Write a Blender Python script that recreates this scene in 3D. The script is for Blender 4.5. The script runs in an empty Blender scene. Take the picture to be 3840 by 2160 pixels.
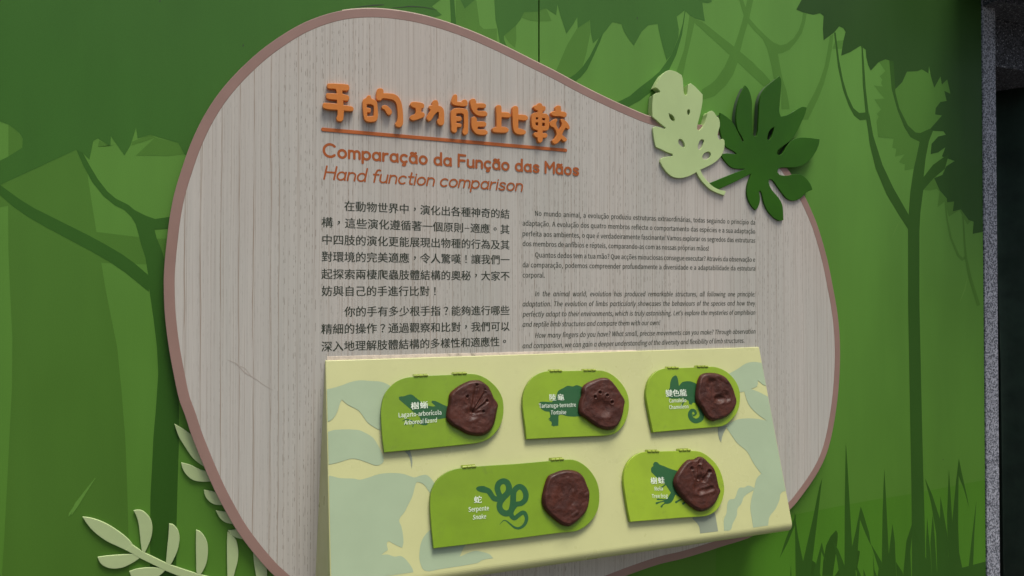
import bpy, bmesh, math, os, random
from mathutils import Vector, Matrix
from mathutils.geometry import tessellate_polygon
random.seed(4)
S = bpy.context.scene
COL = S.collection

# ------------------------------------------------------------------ camera
FPX, DIST, CAMZ, YAW = 2600.0, 1.50, 1.45, math.radians(20.2)
PITCH = math.atan(32 / FPX)
cam_d = bpy.data.cameras.new('camera')
cam = bpy.data.objects.new('camera', cam_d)
COL.objects.link(cam)
cam_d.sensor_width = 36.0
cam_d.lens = 36.0 * FPX / 3840
cam_d.clip_start = 0.02
cam_d.clip_end = 100
cam.location = (0, -DIST, CAMZ)
cam.rotation_euler = (math.pi / 2 + PITCH, 0, -YAW)
S.camera = cam

# ------------------------------------------------------------------ light
SUN_EL, SUN_AZ = math.radians(72), math.radians(154)      # high, in front of the wall
w = bpy.data.worlds.new('World')
S.world = w
w.use_nodes = True
nt = w.node_tree
sky = nt.nodes.new('ShaderNodeTexSky')
sky.sky_type = 'NISHITA'
sky.sun_disc = False
sky.sun_elevation = SUN_EL
sky.sun_rotation = SUN_AZ
sky.dust_density = 6.0
sky.air_density = 1.0
sky.ozone_density = 1.0
nt.nodes['Background'].inputs['Strength'].default_value = 0.055
nt.links.new(sky.outputs['Color'], nt.nodes['Background'].inputs['Color'])
sl = bpy.data.lights.new('sun', 'SUN')
sl.energy = 1.5
sl.angle = math.radians(24)
sl.color = (1.0, 0.965, 0.91)
so = bpy.data.objects.new('sun', sl)
COL.objects.link(so)
sd = Vector((math.sin(SUN_AZ) * math.cos(SUN_EL), math.cos(SUN_AZ) * math.cos(SUN_EL), math.sin(SUN_EL)))
so.rotation_euler = sd.to_track_quat('Z', 'Y').to_euler()
so.location = (0, -3, 5)
S.view_settings.view_transform = 'Standard'
S.view_settings.look = 'None'
S.view_settings.gamma = 1
S.view_settings.exposure = 1.17

# ------------------------------------------------------------------ plane geometry
CR = Matrix.Rotation(-YAW, 3, 'Z') @ Matrix.Rotation(math.pi / 2 + PITCH, 3, 'X')
CP = Vector(cam.location)


def ray(x, y):
    return CR @ Vector(((x - 1920) / FPX, -(y - 1080) / FPX, -1))


class Frame:
    def __init__(s, o, a, b, n):
        s.o, s.a, s.b, s.n = Vector(o), Vector(a), Vector(b), Vector(n)

    def un(s, x, y, n=0.0):
        """photograph point -> plane coordinates at height n above the plane"""
        d = ray(x, y)
        t = (s.n.dot(s.o - CP) + n) / s.n.dot(d)
        p = CP + d * t - s.o
        return (p.dot(s.a), p.dot(s.b))

    def w(s, a, b, n):
        return s.o + s.a * a + s.b * b + s.n * n

    def poly(s, pts, n=0.0):
        return [s.un(x, y, n) for x, y in pts]


WALL = Frame((0, 0, 0), (1, 0, 0), (0, 0, 1), (0, -1, 0))
BD = 0.016                                            # front of the sign board


def Z(x0, y0, sc, pts):
    return [(x0 + x / sc, y0 + y / sc) for x, y in pts]


def smooth(pts, k=4, corner=48):
    n = len(pts)
    P = [Vector(p) for p in pts]
    cn = []
    for i in range(n):
        a = P[i] - P[i - 1]
        b = P[(i + 1) % n] - P[i]
        cn.append(a.length < 1e-9 or b.length < 1e-9 or math.degrees(a.angle(b)) > corner)
    out = []
    for i in range(n):
        p0, p1, p2, p3 = P[i - 1], P[i], P[(i + 1) % n], P[(i + 2) % n]
        L = (p2 - p1).length
        def tan(q0, q1, q2, c):
            if c:
                return (p2 - p1)
            t = (q2 - q0)
            return t.normalized() * L if t.length > 1e-9 else (p2 - p1)
        m1 = tan(p0, p1, p2, cn[i])
        m2 = tan(p1, p2, p3, cn[(i + 1) % n])
        for j in range(k):
            t = j / k
            h = (2 * t**3 - 3 * t**2 + 1) * p1 + (t**3 - 2 * t**2 + t) * m1 + (-2 * t**3 + 3 * t**2) * p2 + (t**3 - t**2) * m2
            out.append((h.x, h.y))
    return out


def area(p):
    return 0.5 * sum(p[i][0] * p[(i + 1) % len(p)][1] - p[(i + 1) % len(p)][0] * p[i][1] for i in range(len(p)))


def dedupe(p, e=1e-6):
    q = [p[i] for i in range(len(p)) if math.hypot(p[i][0] - p[i - 1][0], p[i][1] - p[i - 1][1]) > e]
    return q


def inset(p, d):
    """offset a closed loop to its left by d (inwards for an anticlockwise loop)"""
    n = len(p)
    out = []
    for i in range(n):
        a = Vector(p[i]) - Vector(p[i - 1])
        b = Vector(p[(i + 1) % n]) - Vector(p[i])
        na = Vector((-a.y, a.x)).normalized()
        nb = Vector((-b.y, b.x)).normalized()
        m = na + nb
        if m.length < 1e-4:
            m = na
        m = m.normalized()
        c = max(0.45, m.dot(na))
        out.append((p[i][0] + m.x * d / c, p[i][1] + m.y * d / c))
    return out


def clip(p, x, keep_right):
    out = []
    n = len(p)
    for i in range(n):
        a, b = p[i], p[(i + 1) % n]
        ia = (a[0] >= x) == keep_right
        ib = (b[0] >= x) == keep_right
        if ia:
            out.append(a)
        if ia != ib:
            t = (x - a[0]) / (b[0] - a[0])
            out.append((x, a[1] + t * (b[1] - a[1])))
    return out


class MB:
    def __init__(s):
        s.v, s.f, s.sm = [], [], []

    def add(s, v, f, sm=False):
        k = len(s.v)
        s.v += [Vector(q) for q in v]
        s.f += [tuple(i + k for i in q) for q in f]
        s.sm += [sm] * len(f)
        return s

    def sheet(s, fr, loops, n):
        loops = [dedupe(l) for l in loops]
        if len(loops[0]) < 3:
            return s
        flat = [q for l in loops for q in l]
        tr = tessellate_polygon([[Vector((q[0], q[1], 0)) for q in l] for l in loops])
        f = []
        for t in tr:
            a = area([flat[i] for i in t])
            if abs(a) > 1e-12:
                f.append(tuple(t) if a > 0 else tuple(reversed(t)))
        return s.add([fr.w(q[0], q[1], n) for q in flat], f)

    def prism(s, fr, loops, n0, n1, bev=0.0, segs=2):
        """solid plate between heights n0 and n1; loops[0] outline, others holes"""
        L = []
        for i, l in enumerate(loops):
            l = dedupe(l)
            if (area(l) > 0) != (i == 0):
                l = l[::-1]
            L.append(l)
        rings = []
        for l in L:
            r = [(l, n0)]
            if bev > 0:
                for j in range(segs + 1):
                    an = math.pi / 2 * j / segs
                    r.append((inset(l, bev * (1 - math.cos(an))) if j else l, n1 - bev + bev * math.sin(an)))
            else:
                r.append((l, n1))
            rings.append(r)
        for r in rings:
            m = len(r[0][0])
            vv = [fr.w(q[0], q[1], h) for l, h in r for q in l]
            ff = []
            for j in range(len(r) - 1):
                for i in range(m):
                    a, b = j * m + i, j * m + (i + 1) % m
                    ff.append((a, b, b + m, a + m))
            s.add(vv, ff)
        s.sheet(fr, [r[-1][0] for r in rings], n1)
        return s

    def box(s, lo, hi):
        x0, y0, z0 = lo
        x1, y1, z1 = hi
        v = [(x0, y0, z0), (x1, y0, z0), (x1, y1, z0), (x0, y1, z0), (x0, y0, z1), (x1, y0, z1), (x1, y1, z1), (x0, y1, z1)]
        f = [(0, 3, 2, 1), (4, 5, 6, 7), (0, 1, 5, 4), (1, 2, 6, 5), (2, 3, 7, 6), (3, 0, 4, 7)]
        return s.add(v, f)

    def build(s, name, mat, parent=None, label=None, bevel=0, weld=False):
        me = bpy.data.meshes.new(name)
        if s.v:
            lo = Vector([min(v[i] for v in s.v) for i in range(3)])
            hi = Vector([max(v[i] for v in s.v) for i in range(3)])
        c = (lo + hi) / 2
        me.from_pydata([v - c for v in s.v], [], s.f)
        for p, k in zip(me.polygons, s.sm):
            p.use_smooth = k
        me.validate()
        if weld:
            bm = bmesh.new()
            bm.from_mesh(me)
            bmesh.ops.remove_doubles(bm, verts=bm.verts, dist=1e-6)
            bmesh.ops.recalc_face_normals(bm, faces=bm.faces)
            bm.to_mesh(me)
            bm.free()
        me.materials.append(mat)
        o = bpy.data.objects.new(name, me)
        COL.objects.link(o)
        if parent:
            o.parent = parent
            base = Vector((0, 0, 0))
            q = parent
            while q:
                base += Vector(q.location)
                q = q.parent
            o.location = c - base
        else:
            o.location = c
        if label:
            o['label'] = label
        if bevel:
            b = o.modifiers.new('bevel', 'BEVEL')
            b.width = bevel
            b.segments = 3
            b.limit_method = 'ANGLE'
            b.angle_limit = math.radians(40)
        return o


def thing(name, loc, label, cat, group=None):
    o = bpy.data.objects.new(name, None)
    o.empty_display_size = 0.05
    COL.objects.link(o)
    o.location = loc
    o['label'] = label
    o['category'] = cat
    if group:
        o['group'] = group
    return o


def tag(o, label, cat, group=None):
    o['label'] = label
    o['category'] = cat
    if group:
        o['group'] = group
    return o


# ------------------------------------------------------------------ materials
def lin(c, k=1.0):
    r = []
    for v in c:
        v = v / 255
        v = v / 12.92 if v <= 0.04045 else ((v + 0.055) / 1.055) ** 2.4
        r.append(min(0.92, v / k))
    return tuple(r) + (1,)


class NT:
    """tiny node-graph helper"""

    def __init__(s, name):
        s.m = bpy.data.materials.new(name)
        s.m.use_nodes = True
        s.t = s.m.node_tree
        s.b = s.t.nodes['Principled BSDF']
        s.g = s.t.nodes.new('ShaderNodeNewGeometry')

    def n(s, typ, **kw):
        q = s.t.nodes.new(typ)
        for k, v in kw.items():
            if hasattr(q, k):
                setattr(q, k, v)
            else:
                q.inputs[k].default_value = v
        return q

    def l(s, a, b):
        s.t.links.new(a, b)

    def coords(s, sx, sy, sz):
        m = s.n('ShaderNodeMapping')
        m.inputs['Scale'].default_value = (sx, sy, sz)
        s.l(s.g.outputs['Position'], m.inputs['Vector'])
        return m.outputs['Vector']

    def noise(s, sx, sy, sz, detail=2, rough=0.5, scale=1.0, dist=0.0):
        q = s.n('ShaderNodeTexNoise')
        q.inputs['Scale'].default_value = scale
        q.inputs['Detail'].default_value = detail
        q.inputs['Roughness'].default_value = rough
        q.inputs['Distortion'].default_value = dist
        s.l(s.coords(sx, sy, sz), q.inputs['Vector'])
        return q.outputs['Fac']

    def rng(s, v, a, b, c=0.0, d=1.0, smoothv=True):
        q = s.n('ShaderNodeMapRange')
        q.interpolation_type = 'SMOOTHSTEP' if smoothv else 'LINEAR'
        q.inputs['From Min'].default_value = a
        q.inputs['From Max'].default_value = b
        q.inputs['To Min'].default_value = c
        q.inputs['To Max'].default_value = d
        s.l(v, q.inputs['Value'])
        return q.outputs['Result']

    def math(s, op, a, b):
        q = s.n('ShaderNodeMath')
        q.operation = op
        for i, v in enumerate((a, b)):
            if isinstance(v, (int, float)):
                q.inputs[i].default_value = v
            else:
                s.l(v, q.inputs[i])
        return q.outputs[0]

    def mix(s, f, a, b, mode='MIX'):
        q = s.n('ShaderNodeMix')
        q.data_type = 'RGBA'
        q.blend_type = mode
        if isinstance(f, (int, float)):
            q.inputs[0].default_value = f
        else:
            s.l(f, q.inputs[0])
        for i, v in ((6, a), (7, b)):
            if isinstance(v, tuple):
                q.inputs[i].default_value = v
            else:
                s.l(v, q.inputs[i])
        return q.outputs[2]

    def bump(s, h, strength, dist=0.001):
        q = s.n('ShaderNodeBump')
        q.inputs['Strength'].default_value = strength
        q.inputs['Distance'].default_value = dist
        s.l(h, q.inputs['Height'])
        s.l(q.outputs['Normal'], s.b.inputs['Normal'])

    def done(s, col=None, rough=0.5, spec=0.4):
        if col is not None:
            if isinstance(col, tuple):
                s.b.inputs['Base Color'].default_value = col
            else:
                s.l(col, s.b.inputs['Base Color'])
        if isinstance(rough, (int, float)):
            s.b.inputs['Roughness'].default_value = rough
        else:
            s.l(rough, s.b.inputs['Roughness'])
        s.b.inputs['Specular IOR Level'].default_value = spec
        return s.m


KW = 0.74          # light reaching the upright wall, used only to turn photo tones into paint colours
KC = 0.90          # the same for the sloping face


def paint(name, rgb, k=KW, rough=0.5, spec=0.4, var=0.10, dirt=0.0, bump=0.0, scale=9):
    m = NT(name)
    c = lin(rgb, k)
    d = tuple(v * (1 - var * 1.2) for v in c[:3]) + (1,)
    e = tuple(min(0.95, v * (1 + var)) for v in c[:3]) + (1,)
    col = m.mix(m.rng(m.noise(scale, scale, scale, 4, 0.6), 0.3, 0.7), d, e)
    if dirt:
        dm = m.math('MULTIPLY', m.rng(m.noise(38, 38, 38, 5, 0.7), 0.56, 0.74), dirt)
        col = m.mix(dm, col, (0.08, 0.085, 0.04, 1))
    if bump:
        m.bump(m.noise(420, 420, 420, 2, 0.5), bump, 0.0006)
    rg = m.rng(m.noise(15, 15, 15, 3), 0.3, 0.7, rough - 0.06, rough + 0.08)
    return m.done(col, rg, spec)


def mural(name, rgb_hi, rgb_lo, var=0.07):
    """printed vinyl: colour runs from the bluish upper tone to the yellower lower tone of the artwork"""
    m = NT(name)
    sep = m.n('ShaderNodeSeparateXYZ')
    m.l(m.g.outputs['Position'], sep.inputs[0])
    f = m.rng(sep.outputs['Z'], 0.75, 2.15, smoothv=False)
    col = m.mix(f, lin(rgb_lo, KW), lin(rgb_hi, KW))
    v = m.rng(m.noise(2.2, 2.2, 1.3, 3, 0.55), 0.3, 0.7, 1 - var, 1 + var)
    v2 = m.rng(m.noise(9, 9, 1.2, 3, 0.6), 0.3, 0.7, 1 - var * 0.6, 1 + var * 0.6)
    weave = m.rng(m.noise(700, 700, 700, 1, 0.5), 0.3, 0.7, 0.95, 1.05)
    vv = m.math('MULTIPLY', m.math('MULTIPLY', v, v2), weave)
    cc = m.n('ShaderNodeCombineColor')
    for i in range(3):
        m.l(vv, cc.inputs[i])
    col = m.mix(1.0, col, cc.outputs[0], 'MULTIPLY')
    sp = m.rng(m.noise(60, 60, 60, 2, 0.6), 0.765, 0.80)
    col = m.mix(m.math('MULTIPLY', sp, 0.5), col, (0.02, 0.04, 0.015, 1))
    return m.done(col, m.rng(m.noise(3, 3, 3, 2), 0.3, 0.7, 0.42, 0.58), 0.16)


def wood_mat():
    m = NT('pale_wood_print')
    sep = m.n('ShaderNodeSeparateXYZ')
    m.l(m.g.outputs['Position'], sep.inputs[0])
    X = sep.outputs['X']

    def lines(freq, wobble, wmm, seed):
        """thin upright lines at irregular spacing: 1 where the line is"""
        wob = m.math('MULTIPLY', m.math('SUBTRACT', m.noise(3 + seed, 1, 2.4, 3, 0.6), 0.5), wobble)
        u = m.math('ADD', m.math('MULTIPLY', m.math('ADD', X, wob), freq), 31.7 * seed)
        v = m.n('ShaderNodeTexVoronoi')
        v.voronoi_dimensions = '1D'
        v.inputs['Scale'].default_value = 1
        v.inputs['Randomness'].default_value = 0.9
        m.l(u, v.inputs['W'])
        return m.rng(v.outputs['Distance'], freq * wmm * 0.0002, freq * wmm * 0.0008, 1, 0)

    base = m.mix(m.rng(m.noise(7, 1, 0.5, 3, 0.5), 0.35, 0.65), lin((168, 164, 155), KW), lin((162, 160, 151), KW))
    base = m.mix(m.math('MULTIPLY', m.rng(m.noise(2.0, 1, 1.1, 2), 0.42, 0.66), 0.6), base, lin((168, 159, 149), KW))
    fm = m.math('MULTIPLY', m.rng(m.noise(420, 1, 7, 3, 0.6), 0.3, 0.7, 0.955, 1.04), m.rng(m.noise(120, 1, 1.0, 2), 0.3, 0.7, 0.97, 1.03))
    cc = m.n('ShaderNodeCombineColor')
    for i in range(3):
        m.l(fm, cc.inputs[i])
    col = m.mix(1.0, base, cc.outputs[0], 'MULTIPLY')
    right = m.rng(X, -0.02, 0.10)                        # the close-grained part starts under the lettering
    brown = lin((122, 104, 86), KW)
    # long continuous lines, widely spaced
    l1 = m.math('MULTIPLY', lines(34, 0.014, 1.8, 1), m.rng(m.noise(60, 1, 7, 3, 0.6), 0.32, 0.62, 0.30, 0.95))
    l1 = m.math('MULTIPLY', l1, m.rng(right, 0, 1, 0.80, 0.45))
    col = m.mix(l1, col, brown)
    l2 = m.math('MULTIPLY', lines(95, 0.010, 1.1, 2), m.rng(m.noise(80, 1, 5, 3, 0.6), 0.38, 0.64, 0.02, 0.45))
    col = m.mix(l2, col, brown)
    # dotted pore lines
    dash = m.rng(m.noise(260, 1, 62, 2, 0.6), 0.50, 0.60, 0.10, 1.0)
    l3 = m.math('MULTIPLY', m.math('MULTIPLY', lines(150, 0.006, 1.1, 3), dash), m.rng(m.noise(5, 1, 0.6, 2), 0.36, 0.58, 0.10, 0.70))
    l3 = m.math('MULTIPLY', l3, m.rng(right, 0, 1, 0.35, 1.0))
    col = m.mix(l3, col, lin((96, 84, 68), KW))
    m.bump(m.math('ADD', l3, m.math('MULTIPLY', l1, 0.5)), -0.15, 0.0004)
    return m.done(col, 0.5, 0.3)


def granite_mat(name, hi, lo, k=1.0):
    m = NT(name)
    a = m.noise(190, 190, 190, 3, 0.65)
    col = m.mix(m.rng(a, 0.40, 0.60), lin(lo, 1), lin(hi, 1))
    b = m.rng(m.noise(210, 210, 210, 2, 0.5, scale=0.8), 0.56, 0.66)
    col = m.mix(m.math('MULTIPLY', b, 0.65), col, (0.012, 0.013, 0.016, 1))
    c = m.rng(m.noise(260, 260, 260, 2, 0.5, scale=0.6), 0.60, 0.70)
    col = m.mix(m.math('MULTIPLY', c, 0.6), col, lin((205, 208, 215), 1))
    m.bump(a, 0.3, 0.0008)
    return m.done(col, 0.62, 0.35)


def clay_mat():
    m = NT('brown_resin')
    a = m.rng(m.noise(34, 34, 34, 5, 0.65, dist=0.6), 0.3, 0.7)
    col = m.mix(a, lin((52, 25, 16), 0.92), lin((72, 36, 24), 0.92))
    pale = m.rng(m.noise(60, 60, 60, 5, 0.7, dist=1.0), 0.60, 0.76)
    col = m.mix(m.math('MULTIPLY', pale, 0.12), col, lin((120, 84, 72), 0.84))
    m.bump(m.noise(170, 170, 170, 5, 0.65, dist=0.8), 0.45, 0.0014)
    return m.done(col, m.rng(m.noise(80, 80, 80, 3), 0.35, 0.65, 0.40, 0.56), 0.30)


M = {}
M['wood'] = wood_mat()
M['rim'] = paint('dusty_pink_rim', (132, 106, 96), rough=0.45, var=0.05)
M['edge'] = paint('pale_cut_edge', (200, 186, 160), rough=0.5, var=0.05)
M['title'] = paint('orange_letter', (188, 113, 46), k=0.80, rough=0.42, var=0.05)
M['orange'] = paint('orange_print', (160, 84, 34), rough=0.5, var=0.06)
M['orange2'] = paint('orange_brown_print', (146, 76, 30), rough=0.5, var=0.05)
M['ink'] = paint('dark_green_ink', (44, 50, 38), rough=0.5, var=0.05)
M['ink2'] = paint('grey_green_ink', (56, 61, 49), rough=0.5, var=0.05)
M['box'] = paint('pale_yellow_lacquer', (201, 203, 144), k=1.18, rough=0.32, spec=0.5, var=0.025, dirt=0.05)
M['patch'] = paint('sage_print', (166, 185, 150), k=1.18, rough=0.34, spec=0.5, var=0.03)
M['patch2'] = paint('grey_print', (142, 152, 130), k=1.18, rough=0.34, spec=0.5, var=0.03)
M['flap'] = paint('lime_lacquer', (124, 157, 27), k=1.18, rough=0.36, spec=0.45, var=0.06, dirt=0.22, bump=0.15, scale=14)
M['brass'] = paint('lime_hinge', (150, 168, 52), k=1.18, rough=0.35, spec=0.5, var=0.15, dirt=0.3, scale=60)
M['sil'] = paint('dark_green_print', (38, 92, 48), k=1.18, rough=0.45, var=0.05)
M['white'] = paint('white_print', (214, 226, 205), k=0.98, rough=0.5, var=0.05)
M['clay'] = clay_mat()
M['lleaf'] = paint('pale_green_acrylic', (160, 179, 123), rough=0.35, var=0.05, scale=5)
M['gleaf'] = paint('deep_green_acrylic', (38, 80, 8), rough=0.38, var=0.10, spec=0.22, scale=6)
M['sprig'] = paint('celery_acrylic', (151, 167, 119), rough=0.40, var=0.04)
M['spacer'] = paint('spacer_plastic', (70, 84, 66), rough=0.6, var=0.1)
M['granite'] = granite_mat('grey_granite', (176, 179, 187), (80, 84, 92))
M['granite_d'] = granite_mat('dark_granite', (86, 88, 96), (34, 36, 42))
M['curtain'] = paint('dark_green_cloth', (44, 62, 50), k=1.0, rough=0.9, var=0.2)
M['black'] = paint('black_void', (12, 12, 13), k=1.0, rough=0.9, var=0.1)
M['caulk'] = paint('grubby_sealant', (186, 174, 156), rough=0.7, var=0.12, dirt=0.6, scale=60)
M['pave'] = paint('grey_paving', (92, 90, 86), k=1.0, rough=0.85, var=0.12)
M['bg'] = mural('mural_light_green', (85, 128, 55), (69, 108, 33))
M['mid'] = mural('mural_mid_green', (72, 113, 44), (61, 95, 29))
M['crown'] = mural('mural_leafy_green', (57, 98, 38), (46, 83, 24))
M['crownr'] = mural('mural_shaded_green', (40, 70, 26), (43, 78, 24))
M['branch'] = mural('mural_branch_green', (52, 93, 34), (37, 69, 15))
M['trunk'] = mural('mural_trunk_green', (46, 80, 26), (41, 75, 20))
M['grass'] = mural('mural_grass_green', (43, 77, 20), (40, 74, 18))
M['field'] = mural('mural_field_green', (66, 110, 28), (64, 108, 26))
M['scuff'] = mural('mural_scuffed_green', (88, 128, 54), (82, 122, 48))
M['wscuff'] = paint('wood_scuff', (156, 147, 136), var=0.05)

# ------------------------------------------------------------------ mural wall
XR = WALL.un(3688, 1112)[0]
SEAM = WALL.un(2021, 100)[0]
XL, ZT = -1.6, 2.62
wall = thing('mural_wall', (0.5, 0.02, 0), 'green jungle mural wall of two panels behind the wooden sign', 'wall')
b = MB()
b.box((XL, 0, 0.0), (SEAM - 0.0019, 0.02, ZT))
b.build('panel', M['bg'], wall)
b = MB()
b.box((SEAM + 0.0019, 0, 0.0), (XR, 0.02, ZT))
b.build('panel', M['bg'], wall)
b = MB()
b.box((XL, 0.022, 0.0), (XR, 0.06, ZT))
b.build('backing', M['black'], wall)
_layer = [0]


def painted(name, polys, mat, sm=False, label=None):
    """flat printed shapes on the mural, cut at the panel seam and at the wall's edge"""
    b = MB()
    for p in polys:
        _layer[0] += 1
        n = 0.00010 + _layer[0] * 0.000006
        q = WALL.poly(p)
        if sm:
            q = smooth(q, 3)
        q = clip(q, XR - 0.0005, False)
        q = [(x, max(0.002, min(ZT - 0.002, z))) for x, z in q]
        for side in (False, True):
            c = clip(q, SEAM + (0.0019 if side else -0.0019), side)
            if len(c) > 2:
                b.sheet(WALL, [c], n)
    return b.build(name, mat, wall, label)


def strip(pts, wd):
    """a stroke of given width(s) in photograph units -> polygon"""
    n = len(pts)
    if isinstance(wd, (int, float)):
        wd = [wd] * n
    Lf, Rt = [], []
    for i in range(n):
        a = Vector(pts[max(0, i - 1)])
        c = Vector(pts[min(n - 1, i + 1)])
        d = (c - a).normalized()
        nn = Vector((-d.y, d.x)) * wd[i] / 2
        Lf.append((pts[i][0] + nn.x, pts[i][1] + nn.y))
        Rt.append((pts[i][0] - nn.x, pts[i][1] - nn.y))
    return Lf + Rt[::-1]


R1 = lambda p: Z(0, 420, 1.907, p)
RA = lambda p: Z(1580, 0, 4.025, p)
RB = lambda p: Z(2200, 0, 4.025, p)
RC = lambda p: Z(2000, 100, 4.025, p)
RD = lambda p: Z(2760, 0, 2.5875, p)
RE = lambda p: Z(2900, 1640, 2.787, p)
RG = lambda p: Z(3060, 0, 2.787, p)
RH = lambda p: Z(3200, 420, 2.0125, p)
R4 = lambda p: Z(0, 1080, 1.3414, p)

painted('painted_shade', [
    R1([(-300, 640), (0, 520), (60, 500), (545, 270), (590, 300), (625, 440), (655, 640), (690, 858), (1000, 895), (1062, 900), (1062, 1090), (725, 1078), (760, 1300)]) +
    R4([(530, 0), (560, 150), (590, 300), (610, 500), (630, 750), (640, 1000), (648, 1300), (650, 1700), (-20, 1700), (10, 1449), (30, 1100), (45, 800), (60, 500), (62, 250), (50, 0)]) +
    R1([(60, 1000), (58, 670), (0, 680), (-300, 740)]),
    R1([(1090, 905), (1260, 905), (1250, 1060), (1180, 1060)]),
    R1([(60, 88), (105, 120), (165, 190), (160, 255), (60, 320)]),
    R1([(710, 203), (785, 243), (830, 232), (700, 250)]),
    R1([(945, 212), (1075, 160), (1112, 183), (1020, 215), (940, 240)]),
    R1([(1110, 183), (1275, 222), (1318, 300), (1200, 315), (970, 312)]),
    RA([(2025, 1085), (2200, 680), (2350, 430), (2540, 300), (2550, 500), (2490, 800), (2430, 1020), (2300, 1330), (2150, 1290)]),
    RA([(1545, 190), (1750, 172), (1882, 120), (1965, 315), (1760, 325), (1640, 310), (1515, 265)]),
    RA([(1250, 530), (1430, 385), (1435, 600), (1415, 720), (1320, 640)]),
    RA([(880, 380), (940, 440), (1140, 430), (1140, 560), (1150, 700), (520, 420), (520, 0), (830, 0)]),
], M['mid'])
painted('painted_stem', [
    RB([(1550, 240), (1520, 450), (1470, 750), (1360, 1060), (1340, 1200), (1440, 1200), (1455, 1130), (1500, 900), (1560, 650), (1640, 290)]),
    RB([(1640, 290), (1750, 330), (2000, 530), (2220, 700), (2400, 850), (2576, 1000)]) + RD([(150, 600), (260, 700), (330, 780), (350, 840), (265, 835), (130, 710), (10, 600)]) + RB([(2280, 940), (2160, 830), (2000, 680), (1800, 500), (1630, 340)]),
    RB([(2520, -30), (2450, 290), (2380, 520), (2310, 800), (2280, 940), (2210, 1130), (2100, 1290), (1930, 1449), (1700, 1520), (1740, 1350), (1870, 1270), (1950, 1200), (2080, 1010), (2160, 830), (2225, 700), (2290, 520), (2370, 240), (2430, -30)]),
    RD([(25, -20), (75, 150), (120, 230), (180, 300), (260, 380), (300, 460), (320, 540), (345, 640), (365, 760), (440, 800), (440, 1060), (520, 1060), (515, 1010), (490, 880), (450, 760), (420, 600), (405, 520), (450, 515), (520, 480), (580, 410), (640, 320), (670, 220), (688, 120), (650, 115), (640, 200), (610, 290), (560, 370), (490, 425), (430, 440), (360, 410), (290, 350), (200, 260), (130, 180), (100, 90), (60, -20)]),
    RD([(910, 355), (945, 330), (930, 480), (900, 640), (850, 820), (800, 950), (700, 1160), (640, 1160), (690, 1030), (760, 900), (810, 790), (860, 640), (890, 480)]),
    RH([(530, 590), (580, 592), (630, 580), (650, 600), (635, 720), (690, 675), (720, 790), (800, 740), (860, 850), (890, 820), (620, 480)]),
], M['mid'])
painted('painted_foliage', [
    RG([(572, 738), (660, 650), (725, 742), (665, 798), (693, 832), (680, 870), (700, 905), (605, 893), (715, 1030), (610, 1038), (680, 1145), (635, 1190), (655, 1222), (635, 1260), (718, 1310), (650, 1430)]) +
    RH([(175, 65), (235, 100), (188, 190), (305, 200), (293, 270), (325, 275), (315, 335), (385, 320), (343, 378), (390, 395), (385, 440), (465, 425), (520, 200), (420, 60)]) + RG([(900, 1200), (800, 900), (780, 600), (700, 600)]),
    RG([(930, 740), (1105, 720), (1180, 760), (1420, 800), (1420, 1100), (1320, 1220), (1190, 1360), (1080, 1400), (960, 1340), (860, 1150), (810, 960)]),
    RG([(200, 430), (290, 420), (290, 510), (170, 510)]),
], M['mid'])
painted('painted_vine', [
    strip(RH([(690, 640), (705, 800), (735, 950), (790, 1080), (822, 1112), (850, 1095)]), [6, 6, 8, 10, 13, 12]),
    strip(RH([(825, 740), (840, 1000), (852, 1110), (880, 1250), (945, 1460)]), [5, 7, 9, 12, 13]),
], M['mid'])
painted('painted_canopy', [
    R1([(-300, 40), (0, 68), (60, 88), (105, 120), (140, 152), (163, 190), (160, 255), (60, 318), (0, 348), (-300, 480), (-300, 660), (0, 522), (545, 270), (590, 290), (640, 340), (668, 205), (700, 188), (790, 245), (793, 172), (890, 310), (935, 235), (973, 112), (985, 188), (1075, 162), (1275, 222), (1320, 305), (1420, 330)]) +
    RA([(-100, 330), (180, 265), (310, 225), (160, 95), (310, -20)]) + [(1660, -400), (-400, -400)],
    RA([(580, -200), (580, -20), (655, 130), (850, -40), (850, -200)]),
    RA([(1100, -300), (1102, 0), (1120, 300), (1150, 430), (1185, 650), (1220, 760), (1320, 780), (1250, 600), (1245, 540), (1320, 480), (1430, 380), (1500, 290), (1550, 185), (1750, 175), (1880, 122), (2035, 225), (2055, 65), (2100, 240), (2190, 510), (2290, 370), (2355, 255), (2360, 425)]) +
    RB([(50, 300), (60, 480), (95, 655), (185, 570), (270, 480), (390, 332), (525, 362), (560, 470), (620, 570), (712, 690), (830, 475), (930, 380), (1070, 358), (1090, 470), (1140, 680), (1205, 912), (1280, 820), (1385, 560), (1390, 440), (1358, 250), (1480, 155), (1560, 235), (1640, 280), (1785, 318), (1765, 200), (1745, 40), (1830, 45), (1885, 30), (1885, -300)]),
], M['crown'])
painted('painted_branch', [
    RC([(1140, 0), (1050, 110), (1000, 240), (920, 420), (810, 650), (720, 760), (600, 850), (480, 860), (510, 795), (640, 710), (740, 610), (850, 450), (930, 290), (990, 170)]),
    RB([(1480, 160), (1450, 350), (1390, 560), (1280, 820), (1200, 940), (1100, 1080), (960, 1200), (800, 1320), (650, 1449)]) + RC([(1190, 1180), (1300, 1280), (1400, 1230), (1600, 1120), (1810, 960)]) + RB([(1130, 1200), (1240, 1060), (1350, 830), (1440, 520), (1492, 165)]),
    RA([(428, -60), (445, 240), (445, 460), (535, 460), (515, 240), (492, -60)]),
], M['branch'])
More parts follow.
